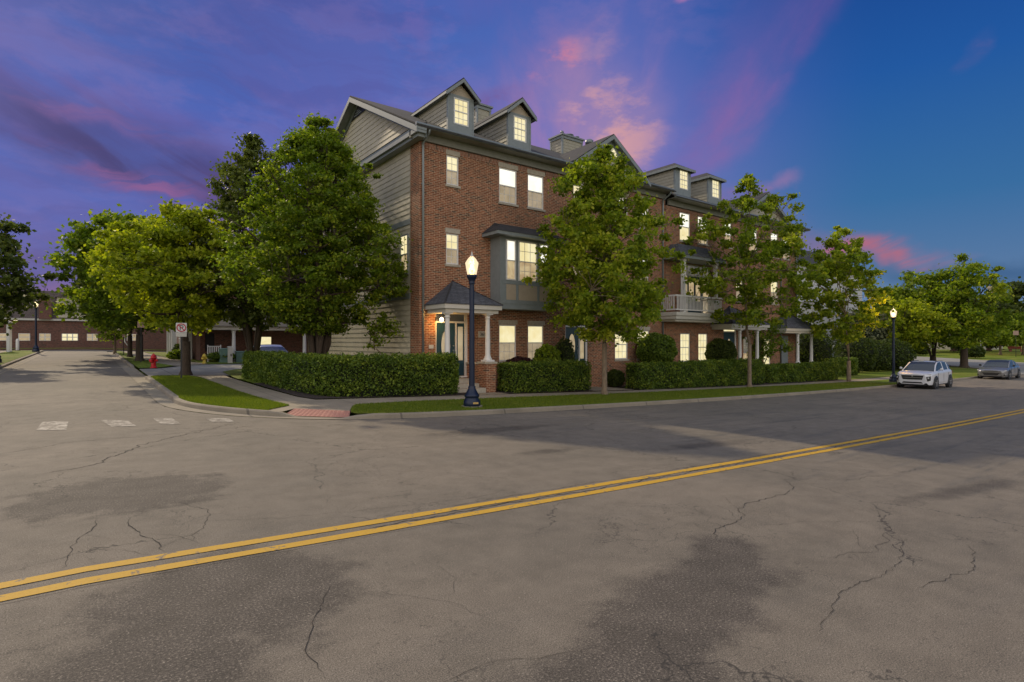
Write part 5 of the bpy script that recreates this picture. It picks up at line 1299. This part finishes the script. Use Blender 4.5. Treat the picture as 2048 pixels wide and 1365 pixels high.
# ------------------------------------------------------------------ street lamps
GLOBE, gt, gb = mat('lamp_globe')
gt.nodes.clear()
_e = nd(gt, 'ShaderNodeEmission'); _e.inputs[0].default_value = (1, .78, .50, 1); _e.inputs[1].default_value = 1.25
_g = nd(gt, 'ShaderNodeBsdfTransparent'); _g.inputs[0].default_value = (1, .92, .8, 1)
_gl = nd(gt, 'ShaderNodeBsdfGlossy'); _gl.inputs['Roughness'].default_value = .2
_a = nd(gt, 'ShaderNodeMixShader'); _a.inputs[0].default_value = .10; gt.links.new(_g.outputs[0], _a.inputs[1]); gt.links.new(_gl.outputs[0], _a.inputs[2])
_m = nd(gt, 'ShaderNodeMixShader'); _m.inputs[0].default_value = .74; gt.links.new(_a.outputs[0], _m.inputs[1]); gt.links.new(_e.outputs[0], _m.inputs[2])
_o = nd(gt, 'ShaderNodeOutputMaterial'); gt.links.new(_m.outputs[0], _o.inputs[0])
CORE_B = emis('lamp_core', (1, .9, .7), 5.)
def lamp(label, x, y, h, lit=True, energy=40, post=None, base=None, group='period street lamps'):
    z = (G(x, y) + LAWN) if base is None else base
    r = thing('street_lamp', label, 'street lamp', (x, y, z), 0, group); k = h / 4.35; pm_ = post or NAVY
    m = MB(); m.lathe((0, 0, -.05), [(.30, 0), (.30, .08)], 20); m.build('footing', CURB, r, local=True)
    m = MB(); m.lathe((0, 0, .03), [(.235, 0), (.245, .05), (.235, .14), (.20, .2), (.19, .24), (.215, .27), (.215, .30), (.185, .34), (.13, .44), (.105, .52), (.10, .56)], 24); m.build('base', pm_, r, local=True)
    m = MB(); m.lathe((0, 0, .58), [(.082, 0), (.079, .6), (.066, h * .80 - .58)], 24, flute=.07); m.build('post', pm_, r, local=True)
    m = MB(); m.lathe((0, 0, h * .80), [(.072, 0), (.085, .02), (.085, .05), (.075, .07), (.10, .14), (.135, .19), (.145, .22), (.145, .27), (.13, .275)], 20); m.build('capital', pm_, r, local=True)
    z0 = h * .80 + .277
    m = MB(); m.lathe((0, 0, z0), [(.13, 0), (.155, .12), (.185, .30), (.19, .335), (.17, .36), (.13, .43), (.09, .48), (.06, .51)], 16); m.build('globe', GLOBE if lit else OFFW, r, local=True)
    m = MB(); m.lathe((0, 0, z0 + .511), [(.055, 0), (.05, .03), (.025, .05), (.03, .08), (.012, .12), (.004, .17)], 10); m.build('finial', OFFW, r, local=True)
    if lit:
        m = MB(); m.lathe((0, 0, z0 + .14), [(.02, 0), (.05, .05), (.05, .13), (.02, .18)], 10); m.build('bulb', CORE_B, r, local=True)
        o = point((x, y, z + z0 + .22), energy, (1, .58, .18), .12)
    return r
near = lamp('nearest lit street lamp, tall fluted navy post before the brick porch', 8.71, 13.36, 4.34, energy=420)
m = MB(); m.box(.0, .15, -.245, -.23, .10, .15); pq = m.build('name_plate', plain('brass', (.5, .33, .12), .4, .5), near, local=True); pq.rotation_euler = (0, 0, R(-25))
lamp('lit street lamp behind the white crossover, dark post among yellow-lit leaves', 42.2, 14.15, 5.0, energy=1300)
lamp('lit street lamp at the far end of the side street, left of the road', -3.35, 60.5, 4.3, energy=420)
lamp('unlit street lamp at the left edge, its head hidden in the dark tree', -3.9, 40.8, 4.3, lit=False)
lamp('small far lit lamp on a thin white post above the sedan', 122, 27.9, 4.2, energy=2600, post=OFFW, base=G(122, 27.9))
lamp('small dark unlit lamp post on the far lawn, left of the thin white post', 119.6, 28.5, 3.4, lit=False, base=G(119, 28))

# ------------------------------------------------------------------ signs, hydrants and boxes
def no_parking(label, x, y, h, big=1., back=False):
    z = G(x, y) + LAWN; d = Vector((-x, -y, 0)).normalized(); ang = math.atan2(d.y, d.x)
    r = thing('parking_sign', label, 'sign', (x, y, z), ang + R(90), 'parking signs')   # local -Y faces the camera side
    m = MB(); m.box(-.03, .03, -.02, .02, -.1, h); 
    m.build('post', BLACK, r, local=True)
    w = .165 * big; H_ = .17 * big; zc = h - .16 * big
    m = MB(); m.box(-w, w, -.034, -.022, zc - H_, zc + H_); s_ = m.build('plate', WHITE if not back else plain('sign_back', (.42, .28, .22), .7), r, local=True)
    if not back:
        m = MB(); n = 28; ro, ri = .15 * big, .115 * big
        for k in range(n):
            a1, a2 = 2 * math.pi * k / n, 2 * math.pi * (k + 1) / n
            m.quad((ro * math.cos(a1), -.037, zc + ro * math.sin(a1)), (ro * math.cos(a2), -.037, zc + ro * math.sin(a2)), (ri * math.cos(a2), -.037, zc + ri * math.sin(a2)), (ri * math.cos(a1), -.037, zc + ri * math.sin(a1)))
        q = ro * .76; m.bar((-q, -.0395, zc + q), (q, -.0395, zc - q), .004, .03 * big)
        m.build('red_symbol', plain('sign_red', (.42, .02, .045), .5), s_, local=True)
        cc = bpy.data.curves.new('letter', 'FONT'); cc.body = 'P'; cc.size = .27 * big; cc.extrude = .001; cc.align_x = 'CENTER'
        to = bpy.data.objects.new('tmp', cc); COL.objects.link(to); bpy.context.view_layer.update()
        me = bpy.data.meshes.new_from_object(to.evaluated_get(bpy.context.evaluated_depsgraph_get())); bpy.data.objects.remove(to)
        lo = bpy.data.objects.new('letter', me); COL.objects.link(lo); lo.parent = s_; lo.rotation_euler = (R(90), 0, 0); lo.location = (0, -.0355, zc - .095 * big); me.materials.append(BLACK)
        m = MB(); m.box(-w, w, -.034, -.022, zc - H_ - .165, zc - H_ - .012); m.build('lower_plate', OFFW, r, local=True)
    return r
no_parking('white no parking sign with a red circle on a black post, on the corner lawn', 2.98, 25.6, 2.2, 1.12)
no_parking('pinkish parking sign seen from behind on a dark post, past the fire hydrant', 2.6, 40.5, 2.45, 1.1, back=True)
no_parking('small distant dark sign on a short post at the far verge of the side street', 2.3, 53.5, 1.6, .6, back=True)
no_parking('far sign on a dark post at the right edge beyond the sedan', 105.7, 20.2, 3.6, 1.8, back=True)
def hydrant(label, x, y, col, s=1., base=None):
    z = (G(x, y) + LAWN) if base is None else base; r = thing('fire_hydrant', label, 'hydrant', (x, y, z), R(-40)); r.scale = (s, s, s)
    m = MB(); m.lathe((0, 0, 0), [(.15, 0), (.15, .04), (.105, .05), (.10, .45), (.14, .46), (.14, .50), (.125, .51), (.115, .57), (.07, .64), (.03, .66)], 18); b = m.build('body', col, r, local=True)
    m = MB(); m.lathe((0, 0, .655), [(.03, 0), (.03, .05)], 5); m.build('bonnet_nut', col, r, local=True)
    for sx in (-1, 1):
        m = MB(); m.lathe((sx * .09, 0, .36), [(.055, 0), (.055, sx * .06), (.065, sx * .061), (.065, sx * .10), (.03, sx * .12)], 12, axis='x'); m.build('side_nozzle', col, r, local=True)
    m = MB(); m.lathe((0, -.09, .34), [(.07, 0), (.07, -.06), (.085, -.061), (.085, -.11), (.03, -.14)], 14, axis='y'); m.build('front_nozzle', col, r, local=True)
RED = plain('hydrant_red', (.50, .012, .014), .4); YEL = plain('hydrant_yellow', (.55, .40, .05), .5)
hydrant('bright red fire hydrant on the side street verge', 2.72, 33.9, RED, 1.05)
hydrant('small yellow hydrant in front of the brick garage wing', 5.9, 39.9, YEL, .9)
def cabinet(name, label, x, y, w, d, h, m_, lid=True, rz=0):
    z = G(x, y) + LAWN; r = thing(name, label, 'utility box', (x, y, z), rz)
    m = MB(); m.box(-w / 2, w / 2, -d / 2, d / 2, -.05, h - .06); m.build('body', m_, r, local=True)
    m = MB(); m.prism([(-w / 2 - .03, -d / 2 - .03, h - .058), (-w / 2 - .03, d / 2 + .03, h - .058), (-w / 2 - .03, d / 2 - .02, h), (-w / 2 - .03, -d / 2 + .02, h)], (w + .06, 0, 0)); m.build('lid', m_, r, local=True)
    m = MB(); m.box(w / 2 - .12, w / 2 - .06, -d / 2 - .02, -d / 2 - .001, h * .4, h * .55); m.build('latch', BLACK, r, local=True)
GRN = plain('utility_green', (.12, .20, .17), .5)
cabinet('utility_box', 'wide pale green utility cabinet by the brick wing', 8.75, 42.5, 1.15, .7, .78, GRN)
cabinet('utility_box', 'narrow taller green utility cabinet beside the wide one', 7.35, 41.9, .5, .5, .95, GRN)
cabinet('meter_post', 'slim white meter post between the two green cabinets', 7.62, 41.2, .26, .2, 1.1, OFFW)
r = thing('picket_screen', 'short white picket screen standing against the brick wing', 'fence', (6.9, 42.6, G(6.9, 42.6) + LAWN))
m = MB(); m.box(-.42, -.36, -.03, .03, 0, 1.15); m.box(.36, .42, -.03, .03, 0, 1.15); m.build('post', WHITE, r, local=True)
m = MB(); m.box(-.36, .36, -.02, .02, 1.02, 1.08); m.box(-.36, .36, -.02, .02, .15, .21); m.build('rail', WHITE, r, local=True)
m = MB()
for k in range(5): m.box(-.29 + k * .13, -.23 + k * .13, -.012, .012, .211, 1.019)
m.build('picket', WHITE, r, local=True)

# ------------------------------------------------------------------ other buildings
def simple_window(parent, a0, a1, z0, z1, pv, plane, cols, m_, out=-1, nrow=2):
    m = MB()
    def bx(aa, ab, za, zb, d0, d1, mi):
        if plane == 'y': m.box(aa, ab, pv + out * d0, pv + out * d1, za, zb, mi)
        else: m.box(pv + out * d0, pv + out * d1, aa, ab, za, zb, mi)
    bx(a0, a1, z0, z1, .004, .03, 0)
    n = cols
    for k in range(n):
        w = (a1 - a0) / n; x0 = a0 + w * k + .05; x1 = a0 + w * (k + 1) - .05
        for j in range(nrow): h = (z1 - z0) / nrow; bx(x0, x1, z0 + h * j + .04, z0 + h * (j + 1) - .04, .031, .036, 1)
    m.build('window', [WHITE, m_], parent)
# far end of the side street
v0 = 75.0; e = thing('brick_apartment_block', 'long low brick block with brown upper storey at the side street end', 'building', (-8, v0, .8))
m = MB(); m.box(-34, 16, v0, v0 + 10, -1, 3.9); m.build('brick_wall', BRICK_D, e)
BROWN = roofmat('brown_shingles', (.10, .075, .07), (.14, .11, .10))
m = MB(); m.prism([(-34.2, v0 - .1, 3.9), (-34.2, v0 + 1.2, 6.9), (-34.2, v0 + 9, 6.9), (-34.2, v0 + 10.1, 3.9)], (50.4, 0, 0)); m.build('mansard_roof', BROWN, e)
m = MB(); m.box(-34.3, 16.3, v0 - .25, v0 - .11, 3.75, 3.95); m.build('fascia', OFFW, e)
for a, b, n in ((-5.5, -4.6, 1), (-7.4, -6.3, 1), (-3.9, -2.98, 2), (-2.1, -.75, 3), (0, .92, 2), (3.5, 4.5, 2)): simple_window(e, a, b, 1.68, 2.42, v0, 'y', n, P_CREAM if a == -2.1 else P_SOFT)
for a in (-2.5, .5, 9): 
    m = MB(); m.box(a, a + 2.2, v0 - .05, v0 + 1.2, 4.1, 6.2, 0); m.box(a + .3, a + 1.9, v0 - .075, v0 - .052, 4.5, 5.8, 1); m.prism([(a - .15, v0 - .2, 6.2), (a + 1.1, v0 - .2, 6.75), (a + 2.35, v0 - .2, 6.2)], (0, 1.5, 0), 2); m.build('dormer', [SIDING, P_DIM, BROWN], e)
m = MB(); m.tube([(3.3, v0 - .08, 3.8), (3.3, v0 - .08, 1.6), (3.6, v0 - .3, 1.1)], [.06] * 3, 6); m.build('downspout', OFFW, e)
m = MB(); m.box(-3.9, -2.9, v0 - .5, v0, 3.9, 5.9); m.build('chimney_stack', BRICK_D, e)
# entry canopy, left
r = thing('entry_canopy', 'white gabled entry canopy on square posts at the far left', 'canopy', (-6.0, 61, G(-6, 61) + LAWN))
for dx, dy in ((-.9, 0), (.9, 0), (-.9, 1.6), (.9, 1.6)): m = MB(); m.box(dx - .1, dx + .1, dy - .1, dy + .1, 0, 2.35); m.build('post', WHITE, r, local=True)
m = MB(); m.prism([(-1.25, -.3, 2.36), (0, -.3, 3.0), (1.25, -.3, 2.36)], (0, 2.3, 0)); m.build('roof', WHITE, r, local=True)
r = thing('bollard', 'small white marker post on the grass before the far brick block', 'bollard', (-4.9, 66.0, G(-4.9, 66) + LAWN)); m = MB(); m.lathe((0, 0, 0), [(.12, 0), (.12, .9), (.08, 1.0), (.02, 1.02)], 10); m.build('post', WHITE, r, local=True); m = MB(); m.lathe((0, 0, -.03), [(.2, 0), (.2, .05)], 10); m.build('footing', CURB, r, local=True)
# brick wing with covered porch, and the row behind it on the side street
b = thing('brick_garage_wing', 'low dark brick wing with a white-posted porch roof, left of the dark hornbeam', 'building', (6.4, 44.3, .3))
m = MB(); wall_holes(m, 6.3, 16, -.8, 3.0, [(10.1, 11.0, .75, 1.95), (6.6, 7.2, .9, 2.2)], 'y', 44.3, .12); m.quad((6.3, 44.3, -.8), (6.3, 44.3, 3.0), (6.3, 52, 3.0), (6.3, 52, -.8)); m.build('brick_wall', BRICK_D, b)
m = MB(); m.box(10.1, 11.0, 44.38, 44.4, .75, 1.95); m.build('window', P_CREAM, b); m = MB(); m.box(6.6, 7.2, 44.38, 44.4, .9, 2.2); m.build('window', DARK, b)
m = MB(); m.box(5.6, 16.2, 42.3, 44.295, 2.42, 2.68); m.build('porch_beam', OFFW, b)
m = MB(); m.prism([(5.5, 42.1, 2.685), (5.5, 46.5, 4.3), (5.5, 51, 2.685)], (10.8, 0, 0)); m.build('roof', ROOF, b)
for x in (8.1, 12.9): m = MB(); column(m, x, 42.55, .1, 2.418, .13); m.build('column', WHITE, b)
b = thing('brick_row_house', 'dark brick row house with white porch columns beside the side street walk', 'building', (7.4, 53, .5))
m = MB(); m.box(7.4, 18, 52.2, 70, -1, 6.0); m.build('brick_wall', BRICK_D, b)
m = MB(); m.prism([(7.0, 52, 6.0), (12.7, 52, 8.4), (18.4, 52, 6.0)], (0, 18.3, 0)); m.build('roof', ROOF, b)
m = MB(); m.box(5.7, 7.39, 46.4, 50.2, 2.9, 3.15); m.box(5.7, 7.39, 55, 59, 2.9, 3.15); m.build('porch_beam', WHITE, b)
for yy in (46.6, 47.9, 49.9, 55.3, 57, 58.8): m = MB(); g_ = G(5.9, yy) + LAWN; m.box(5.72, 6.08, yy - .18, yy + .18, g_, 2.898); m.build('porch_column', WHITE, b)
m = MB(); m.box(6.3, 7.38, 52.205, 52.3, 0, 2.9); m.build('return_wall', BRICK_D, b)
for yy in (53.5, 60.5, 64): simple_window(b, yy, yy + 1.3, 1.2, 2.6, 7.4, 'x', 2, P_DIM)
# white house beyond the row
b = thing('white_house', 'tall white-sided house with grey trim beyond the end of the brick row', 'building', (62, 31, -1.2))
WSD = plain('white_siding', (.50, .50, .50), .6)
m = MB(); m.box(61, 83, 31.5, 43, -2, 10.6); m.build('wall', WSD, b)
m = MB(); laps(m, 'y', 31.497, 61, 83, -.5, 10.5, ex=.25); laps(m, 'x', 60.997, 31.5, 43, -.5, 10.5, ex=.25); m.build('lap_siding', WSD, b)
m = MB(); m.prism([(60.4, 31.0, 10.5), (60.4, 37.2, 14.2), (60.4, 43.5, 10.5)], (23.2, 0, 0)); m.build('roof', ROOF, b)
m = MB(); m.prism([(60.38, 31.6, 10.5), (60.38, 37.2, 13.8), (60.38, 43, 10.5)], (-.02, 0, 0)); m.build('gable_wall', WSD, b)
m = MB(); m.prism([(66, 29.9, 6.2), (70.5, 29.9, 9.2), (75, 29.9, 6.2)], (0, 1.6, 0)); m.box(66.3, 74.7, 30.0, 31.49, -1, 6.2); m.build('front_bay', WSD, b)
for a in (62.5, 67.2, 70, 72.8, 77, 80):
    for z in (.8, 3.9, 7.4):
        if 66 < a < 75 and z > 7: continue
        simple_window(b, a, a + 1.1, z, z + 1.6, 30.0 if 66 < a < 75 else 31.49, 'y', 1, P_DIM)
for z in (.8, 3.9, 7.4): simple_window(b, 34, 35.2, z, z + 1.6, 60.99, 'x', 1, P_DIM)
m = MB()
for k in range(12): m.box(66.1 + k * .75, 66.2 + k * .75, 28.2, 28.3, -.9, .0)
m.box(66, 75, 28.18, 28.32, 0, .1); m.build('porch_rail', WHITE, b)
# distant house with chimney
b = thing('distant_house', 'distant house roof with a tall pale chimney among the dark trees', 'house', (166, 37, 0))
m = MB(); m.box(158, 176, 36, 46, -2, 8); m.build('wall', SIDING, b)
m = MB(); m.prism([(157, 35.5, 8), (157, 41, 11.5), (157, 46.5, 8)], (20, 0, 0)); m.build('roof', ROOF, b)
m = MB(); m.box(165.8, 168.2, 34.6, 36.6, 7.9, 14.2, 0); m.box(165.6, 168.4, 34.4, 36.8, 13.8, 14.3, 0); m.lathe((167, 35.6, 14.3), [(.5, 0), (.5, .7), (.8, .75), (.3, 1.1)], 8, 1); m.build('chimney', [plain('cream_brick', (.5, .42, .28), .8), DARK], b)

# ------------------------------------------------------------------ parked cars
def rimmat(): return plain('alloy', (.42, .42, .43), .3, .8)
RIM = rimmat()
def glassmat():
    m, t, b_ = mat('car_glass'); b_.inputs['Base Color'].default_value = (.03, .036, .04, 1); b_.inputs['Roughness'].default_value = .04; b_.inputs['Specular IOR Level'].default_value = .6; return m
CGLASS = glassmat()
def carpaint(name, col, metal=.0):
    m, t, b_ = mat(name); b_.inputs['Base Color'].default_value = (*col, 1); b_.inputs['Roughness'].default_value = .32; b_.inputs['Metallic'].default_value = metal
    b_.inputs['Coat Weight'].default_value = .8; b_.inputs['Coat Roughness'].default_value = .05; return m
HL = plain('headlamp', (.55, .56, .58), .15, .3)
def loft(mb, stations, mi_fn, cap=0):
    """stations: list of (x, [(y,z)...] half section from bottom centre to top centre)"""
    k = len(stations[0][1]); full = []
    for x, s_ in stations:
        ring = [(x, y, z) for y, z in s_] + [(x, -y, z) for y, z in s_[-2:0:-1]]; full.append(ring)
    n = len(full[0])
    for i in range(len(full) - 1):
        for j in range(n):
            jj = (j + 1) % n; mb.add([full[i][j], full[i][jj], full[i + 1][jj], full[i + 1][j]], [(0, 1, 2, 3)], mi_fn(i, j if j < k else 2 * k - 3 - j), False)
    for e_, rev in ((0, False), (-1, True)):
        mb.add(full[e_], [tuple(range(n))[::-1] if not rev else tuple(range(n))], cap)
def interp(tab, x):
    for (a, b_) in zip(tab, tab[1:]):
        if a[0] >= x >= b_[0]:
            t = (a[0] - x) / (a[0] - b_[0]) if a[0] != b_[0] else 0; return a[1] + (b_[1] - a[1]) * t
    return tab[-1][1] if x < tab[-1][0] else tab[0][1]
def car(label, x, y, rz, paint, cfg, name='parked_car', z=None):
    z = G(x, y) + .006 if z is None else z; c_ = thing(name, label, 'car', (x, y, z), rz, None)
    Lf, W, H = cfg['L'] / 2, cfg['W'] / 2, cfg['H']; belt = cfg['belt']; roof = cfg['roof']; wb = cfg['wb'] / 2; wr = cfg['wr']; gc = cfg['gc']; clad = cfg['clad']
    wid = [(Lf, W * .70), (Lf - .05, W * .80), (Lf - .2, W * .92), (Lf - .55, W * .985), (0, W), (-Lf + .6, W * .985), (-Lf + .2, W * .90), (-Lf + .04, W * .80), (-Lf, W * .76)]
    st = []
    xs = [Lf, Lf - .04, Lf - .12, Lf - .3, Lf - .6, Lf - .9, 1.0, .6, 0, -.6, -1.2, -1.6, -Lf + .35, -Lf + .12, -Lf + .02, -Lf]
    for xx in xs:
        w = interp(wid, xx); zb = gc + (.10 if abs(xx) > Lf - .1 else 0); zt = interp(belt, xx); zmid = zb + (zt - zb) * .5
        st.append((xx, [(0, zb), (w * .86, zb), (w * .97, zb + .07), (w, zb + .22), (w * .995, zmid), (w * 1.0, zt - .14), (w * .965, zt - .05), (w * .90, zt), (w * .5, zt + .025), (0, zt + .035)]))
    m = MB(); loft(m, st, lambda i, j: 1 if j <= (1 if clad else 0) else 0); m.build('body', [paint, BLACK], c_, local=True)
    # cabin
    g = []
    for xx, zr_ in roof:
        w = interp(wid, xx); zt = interp(belt, xx) - .02; f = min(1, max(0, (zr_ - zt) / .45)); wt = w * (.90 - .17 * f)
        g.append((xx, [(0, zt - .02), (w * .90, zt), (w * .90 + (wt - w * .9) * .5, zt + (zr_ - zt) * .5), (wt, zr_ - .045), (wt * .93, zr_ - .008), (wt * .5, zr_ + .012), (0, zr_ + .02)]))
    i0, i1 = cfg['roofrange']
    m = MB(); loft(m, g, lambda i, j: (1 if i0 <= i < i1 else 0) if j >= 3 else (1 if i >= cfg['cpillar'] else 0)); m.build('cabin', [CGLASS, paint], c_, local=True)
    # pillars
    m = MB()
    for s_ in (-1, 1):
        for xi in cfg['pill']:
            xx, zr_ = roof[xi]; q = [(yy * 1.004, zz) for yy, zz in g[xi][1]]
            m.bar((xx + .06, s_ * (q[1][0] + .006), q[1][1]), (xx, s_ * (q[3][0] + .006), q[3][1]), .05, .012)
        pa, pb = g[0][1], g[i0][1]
        for a_, b_ in ((0, i0),):
            for k in range(a_, b_): m.bar((g[k][0], s_ * (g[k][1][3][0]), g[k][1][3][1] + .004), (g[k + 1][0], s_ * (g[k + 1][1][3][0]), g[k + 1][1][3][1] + .004), .06, .05)
    m.build('pillar', paint, c_, local=True)
    if cfg.get('rails'):
        for s_ in (-1, 1):
            m = MB(); m.tube([(.35, s_ * W * .66, H - .06), (.25, s_ * W * .66, H + .0), (-.9, s_ * W * .66, H - .0), (-1.15, s_ * W * .66, H - .08)], [.02] * 4, 6); m.build('roof_rail', BLACK, c_, local=True)
    for s_ in (-1, 1):
        m = MB(); m.lathe((.78, s_ * (W + .10), belt_at(belt, .78) + .10), [(.02, -.06), (.075, -.05), (.085, 0), (.05, .05)], 10, axis='x'); m.bar((.80, s_ * (W - .06), belt_at(belt, .78) + .04), (.80, s_ * (W + .06), belt_at(belt, .78) + .07), .04, .03); m.build('mirror', cfg.get('mirror', paint), c_, local=True)
        m = MB()
        for xx in (.15, -.75): m.box(xx - .1, xx + .06, s_ * (W - .004), s_ * (W + .016), .80, .83)
        m.build('door_handle', paint, c_, local=True)
        m = MB()
        for xx in (.95, -.05, -1.0): m.box(xx - .006, xx + .006, s_ * (W * .99), s_ * (W + .003), gc + .2, .92)
        m.build('door_gap', BLACK, c_, local=True)
        for sx in (-1, 1):
            cx_ = sx * wb + (cfg.get('off', 0))
            m = MB(); m.lathe((cx_, s_ * (W - .16), wr), [(wr + .085, 0), (wr + .085, s_ * .172), (wr + .02, s_ * .176)], 28, axis='y'); m.build('wheel_arch', BLACK, c_, local=True)
            m = MB(); m.lathe((cx_, s_ * (W - .2), wr), [(wr * .9, 0), (wr, .03 * s_), (wr, .19 * s_), (wr * .93, .215 * s_), (wr * .66, .217 * s_)], 26, axis='y'); wh = m.build('wheel', RUBBER, c_, local=True)
            m = MB(); m.lathe((cx_, s_ * (W - .2), wr), [(wr * .65, .205 * s_), (wr * .65, .222 * s_), (wr * .58, .219 * s_)], 24, 0, axis='y')
            for k in range(5):
                a = 2 * math.pi * k / 5 + .3
                m.bar((cx_, s_ * (W + .024), wr), (cx_ + wr * .6 * math.cos(a), s_ * (W + .024), wr + wr * .6 * math.sin(a)), .02, .07, 1)
            m.build('rim', [BLACK, RIM], wh, local=True)
    cfg['front'](c_, Lf, W)
    m = MB(); m.box(-Lf - .012, -Lf + .1, -W * .3, W * .3, .55, .7); m.build('number_plate', WHITE, c_, local=True)
    for s_ in (-1, 1): m = MB(); m.box(-Lf - .008, -Lf + .25, s_ * W * .5, s_ * W * .86, .82, .95); m.build('tail_light', plain('tail_red', (.3, .01, .01), .3), c_, local=True)
    return c_
def belt_at(t, x): return interp(t, x)
def front_suv(c_, Lf, W):
    m = MB(); m.prism([(Lf + .012, -.55, .80), (Lf + .012, .55, .80), (Lf + .012, .47, .56), (Lf + .012, -.47, .56)], (-.10, 0, 0)); m.build('grille', BLACK, c_, local=True)
    m = MB(); m.prism([(Lf + .014, -.44, .43), (Lf + .014, .44, .43), (Lf + .014, .52, .35), (Lf + .014, -.52, .35)], (-.10, 0, 0)); m.build('lower_intake', BLACK, c_, local=True)
    m = MB(); m.box(Lf - .1, Lf + .022, -.52, .52, .665, .685); m.lathe((Lf + .01, 0, .76), [(.05, 0), (.05, .02)], 4, axis='x'); m.build('grille_bar', RIM, c_, local=True)
    for s_ in (-1, 1):
        m = MB(); m.prism([(Lf + .004, s_ * .52, .865), (Lf - .16, s_ * W * .93, .90), (Lf - .16, s_ * W * .93, .865), (Lf + .004, s_ * .52, .835)], (-.10, 0, 0)); m.build('day_light', HL, c_, local=True)
        m = MB(); m.prism([(Lf - .015, s_ * .66, .74), (Lf - .10, s_ * .84, .77), (Lf - .09, s_ * .83, .52), (Lf - .01, s_ * .72, .48)], (-.12, 0, 0), 0); m.build('headlight', [BLACK], c_, local=True)
        m = MB(); m.lathe((Lf - .055, s_ * .755, .66), [(.045, -.01), (.045, .025), (.02, .03)], 10, axis='x'); m.build('headlight_lens', HL, c_, local=True)
    m = MB(); m.box(Lf - .3, Lf - .05, -.66, .66, .22, .27); m.build('skid_plate', BLACK, c_, local=True)
def front_sedan(c_, Lf, W):
    m = MB(); m.prism([(Lf + .012, -.52, .52), (Lf + .012, .52, .52), (Lf + .012, .40, .33), (Lf + .012, -.40, .33)], (-.10, 0, 0)); m.build('grille', BLACK, c_, local=True)
    m = MB(); m.prism([(Lf + .012, -.42, .665), (Lf + .012, .42, .665), (Lf + .012, .40, .625), (Lf + .012, -.40, .625)], (-.08, 0, 0)); m.build('upper_grille', BLACK, c_, local=True)
    m = MB(); m.box(Lf - .1, Lf + .024, -.40, .40, .60, .615); m.build('grille_bar', RIM, c_, local=True)
    for s_ in (-1, 1):
        m = MB(); m.prism([(Lf + .006, s_ * .46, .665), (Lf - .24, s_ * W * .95, .745), (Lf - .24, s_ * W * .95, .665), (Lf - .0, s_ * .46, .61)], (-.08, 0, 0)); m.build('headlight', HL, c_, local=True)
        m = MB(); m.prism([(Lf + .002, s_ * .62, .38), (Lf - .12, s_ * W * .88, .42), (Lf - .12, s_ * W * .88, .31), (Lf + .002, s_ * .60, .30)], (-.08, 0, 0)); m.build('fog_recess', BLACK, c_, local=True)
SUV = dict(L=4.5, W=1.83, H=1.58, gc=.20, wr=.345, wb=2.66, clad=True, rails=True, off=.02, pill=[5, 7], roofrange=(3, 8), cpillar=8, mirror=None, front=front_suv,
           belt=[(2.25, .84), (2.1, .90), (1.8, .97), (1.1, 1.04), (.6, 1.04), (-1.4, 1.08), (-2.1, 1.05), (-2.25, .95)],
           roof=[(1.22, 1.05), (.95, 1.22), (.65, 1.40), (.35, 1.53), (.0, 1.57), (-.35, 1.575), (-.9, 1.565), (-1.3, 1.53), (-1.75, 1.40), (-2.12, 1.10)])
SUV['mirror'] = carpaint('mirror_white', (.60, .60, .62))
SED = dict(L=4.9, W=1.85, H=1.45, gc=.17, wr=.335, wb=2.83, clad=False, off=.05, pill=[5, 7], roofrange=(3, 7), cpillar=9, front=front_sedan,
           belt=[(2.45, .66), (2.3, .73), (1.9, .82), (1.2, .92), (.6, .95), (-1.4, .98), (-2.2, .97), (-2.45, .85)],
           roof=[(1.25, .93), (.95, 1.10), (.6, 1.27), (.2, 1.41), (-.1, 1.45), (-.5, 1.455), (-.9, 1.43), (-1.3, 1.33), (-1.75, 1.14), (-2.05, .98)])
SED['mirror'] = BLACK
car('white compact crossover car with black roof rails parked at the curb by the far lamp', 40.3, 11.85, math.pi + R(1), carpaint('white_car_paint', (.62, .62, .65)), SUV, name='parked_crossover')
car('silver-grey sedan parked farthest down the main street, behind the white crossover', 57.6, 12.0, math.pi + R(0), carpaint('grey_car_paint', (.20, .20, .21), .5), SED)
SED2 = dict(SED)
car('silver car mostly hidden behind the corner hedge, in front of the brick wing', 9.0, 37.4, math.pi * .5, carpaint('silver_car_paint', (.34, .38, .44), .4), SED2)
# a low wall and shrubs on the rise beyond the road
for k, (x, y, r_, lab) in enumerate([(104, 36, 2.2, 'rounded shrub on the rise beyond the road, leftmost of its kind'), (108, 33, 1.8, 'rounded shrub on the rise beyond the road, beside the leftmost'), (124, 30, 2.0, 'rounded dark shrub far behind the small white-posted lamp'), (101, 24, 1.4, 'low rounded shrub just beyond the road, above the sedan')]):
    bush(lab, x, y, r_, G(x, y) + r_ * .55, 30 + k, LEAF_DARK, .22, 1500, r_ * .7, group='shrubs beyond the road')
r = thing('park_bench', 'reddish bench on the far lawn at the right edge', 'bench', (131, 25, G(131, 25)), R(50))
RB = plain('bench_red', (.22, .06, .05), .6)
m = MB(); m.box(-1.4, 1.4, -.25, .25, .42, .48); m.build('seat', RB, r, local=True); m = MB(); m.box(-1.4, 1.4, .26, .31, .5, .95); m.build('backrest', RB, r, local=True)
for sx in (-1.2, 1.2): m = MB(); m.box(sx - .05, sx + .05, -.22, .22, 0, .419); m.build('leg', RB, r, local=True)
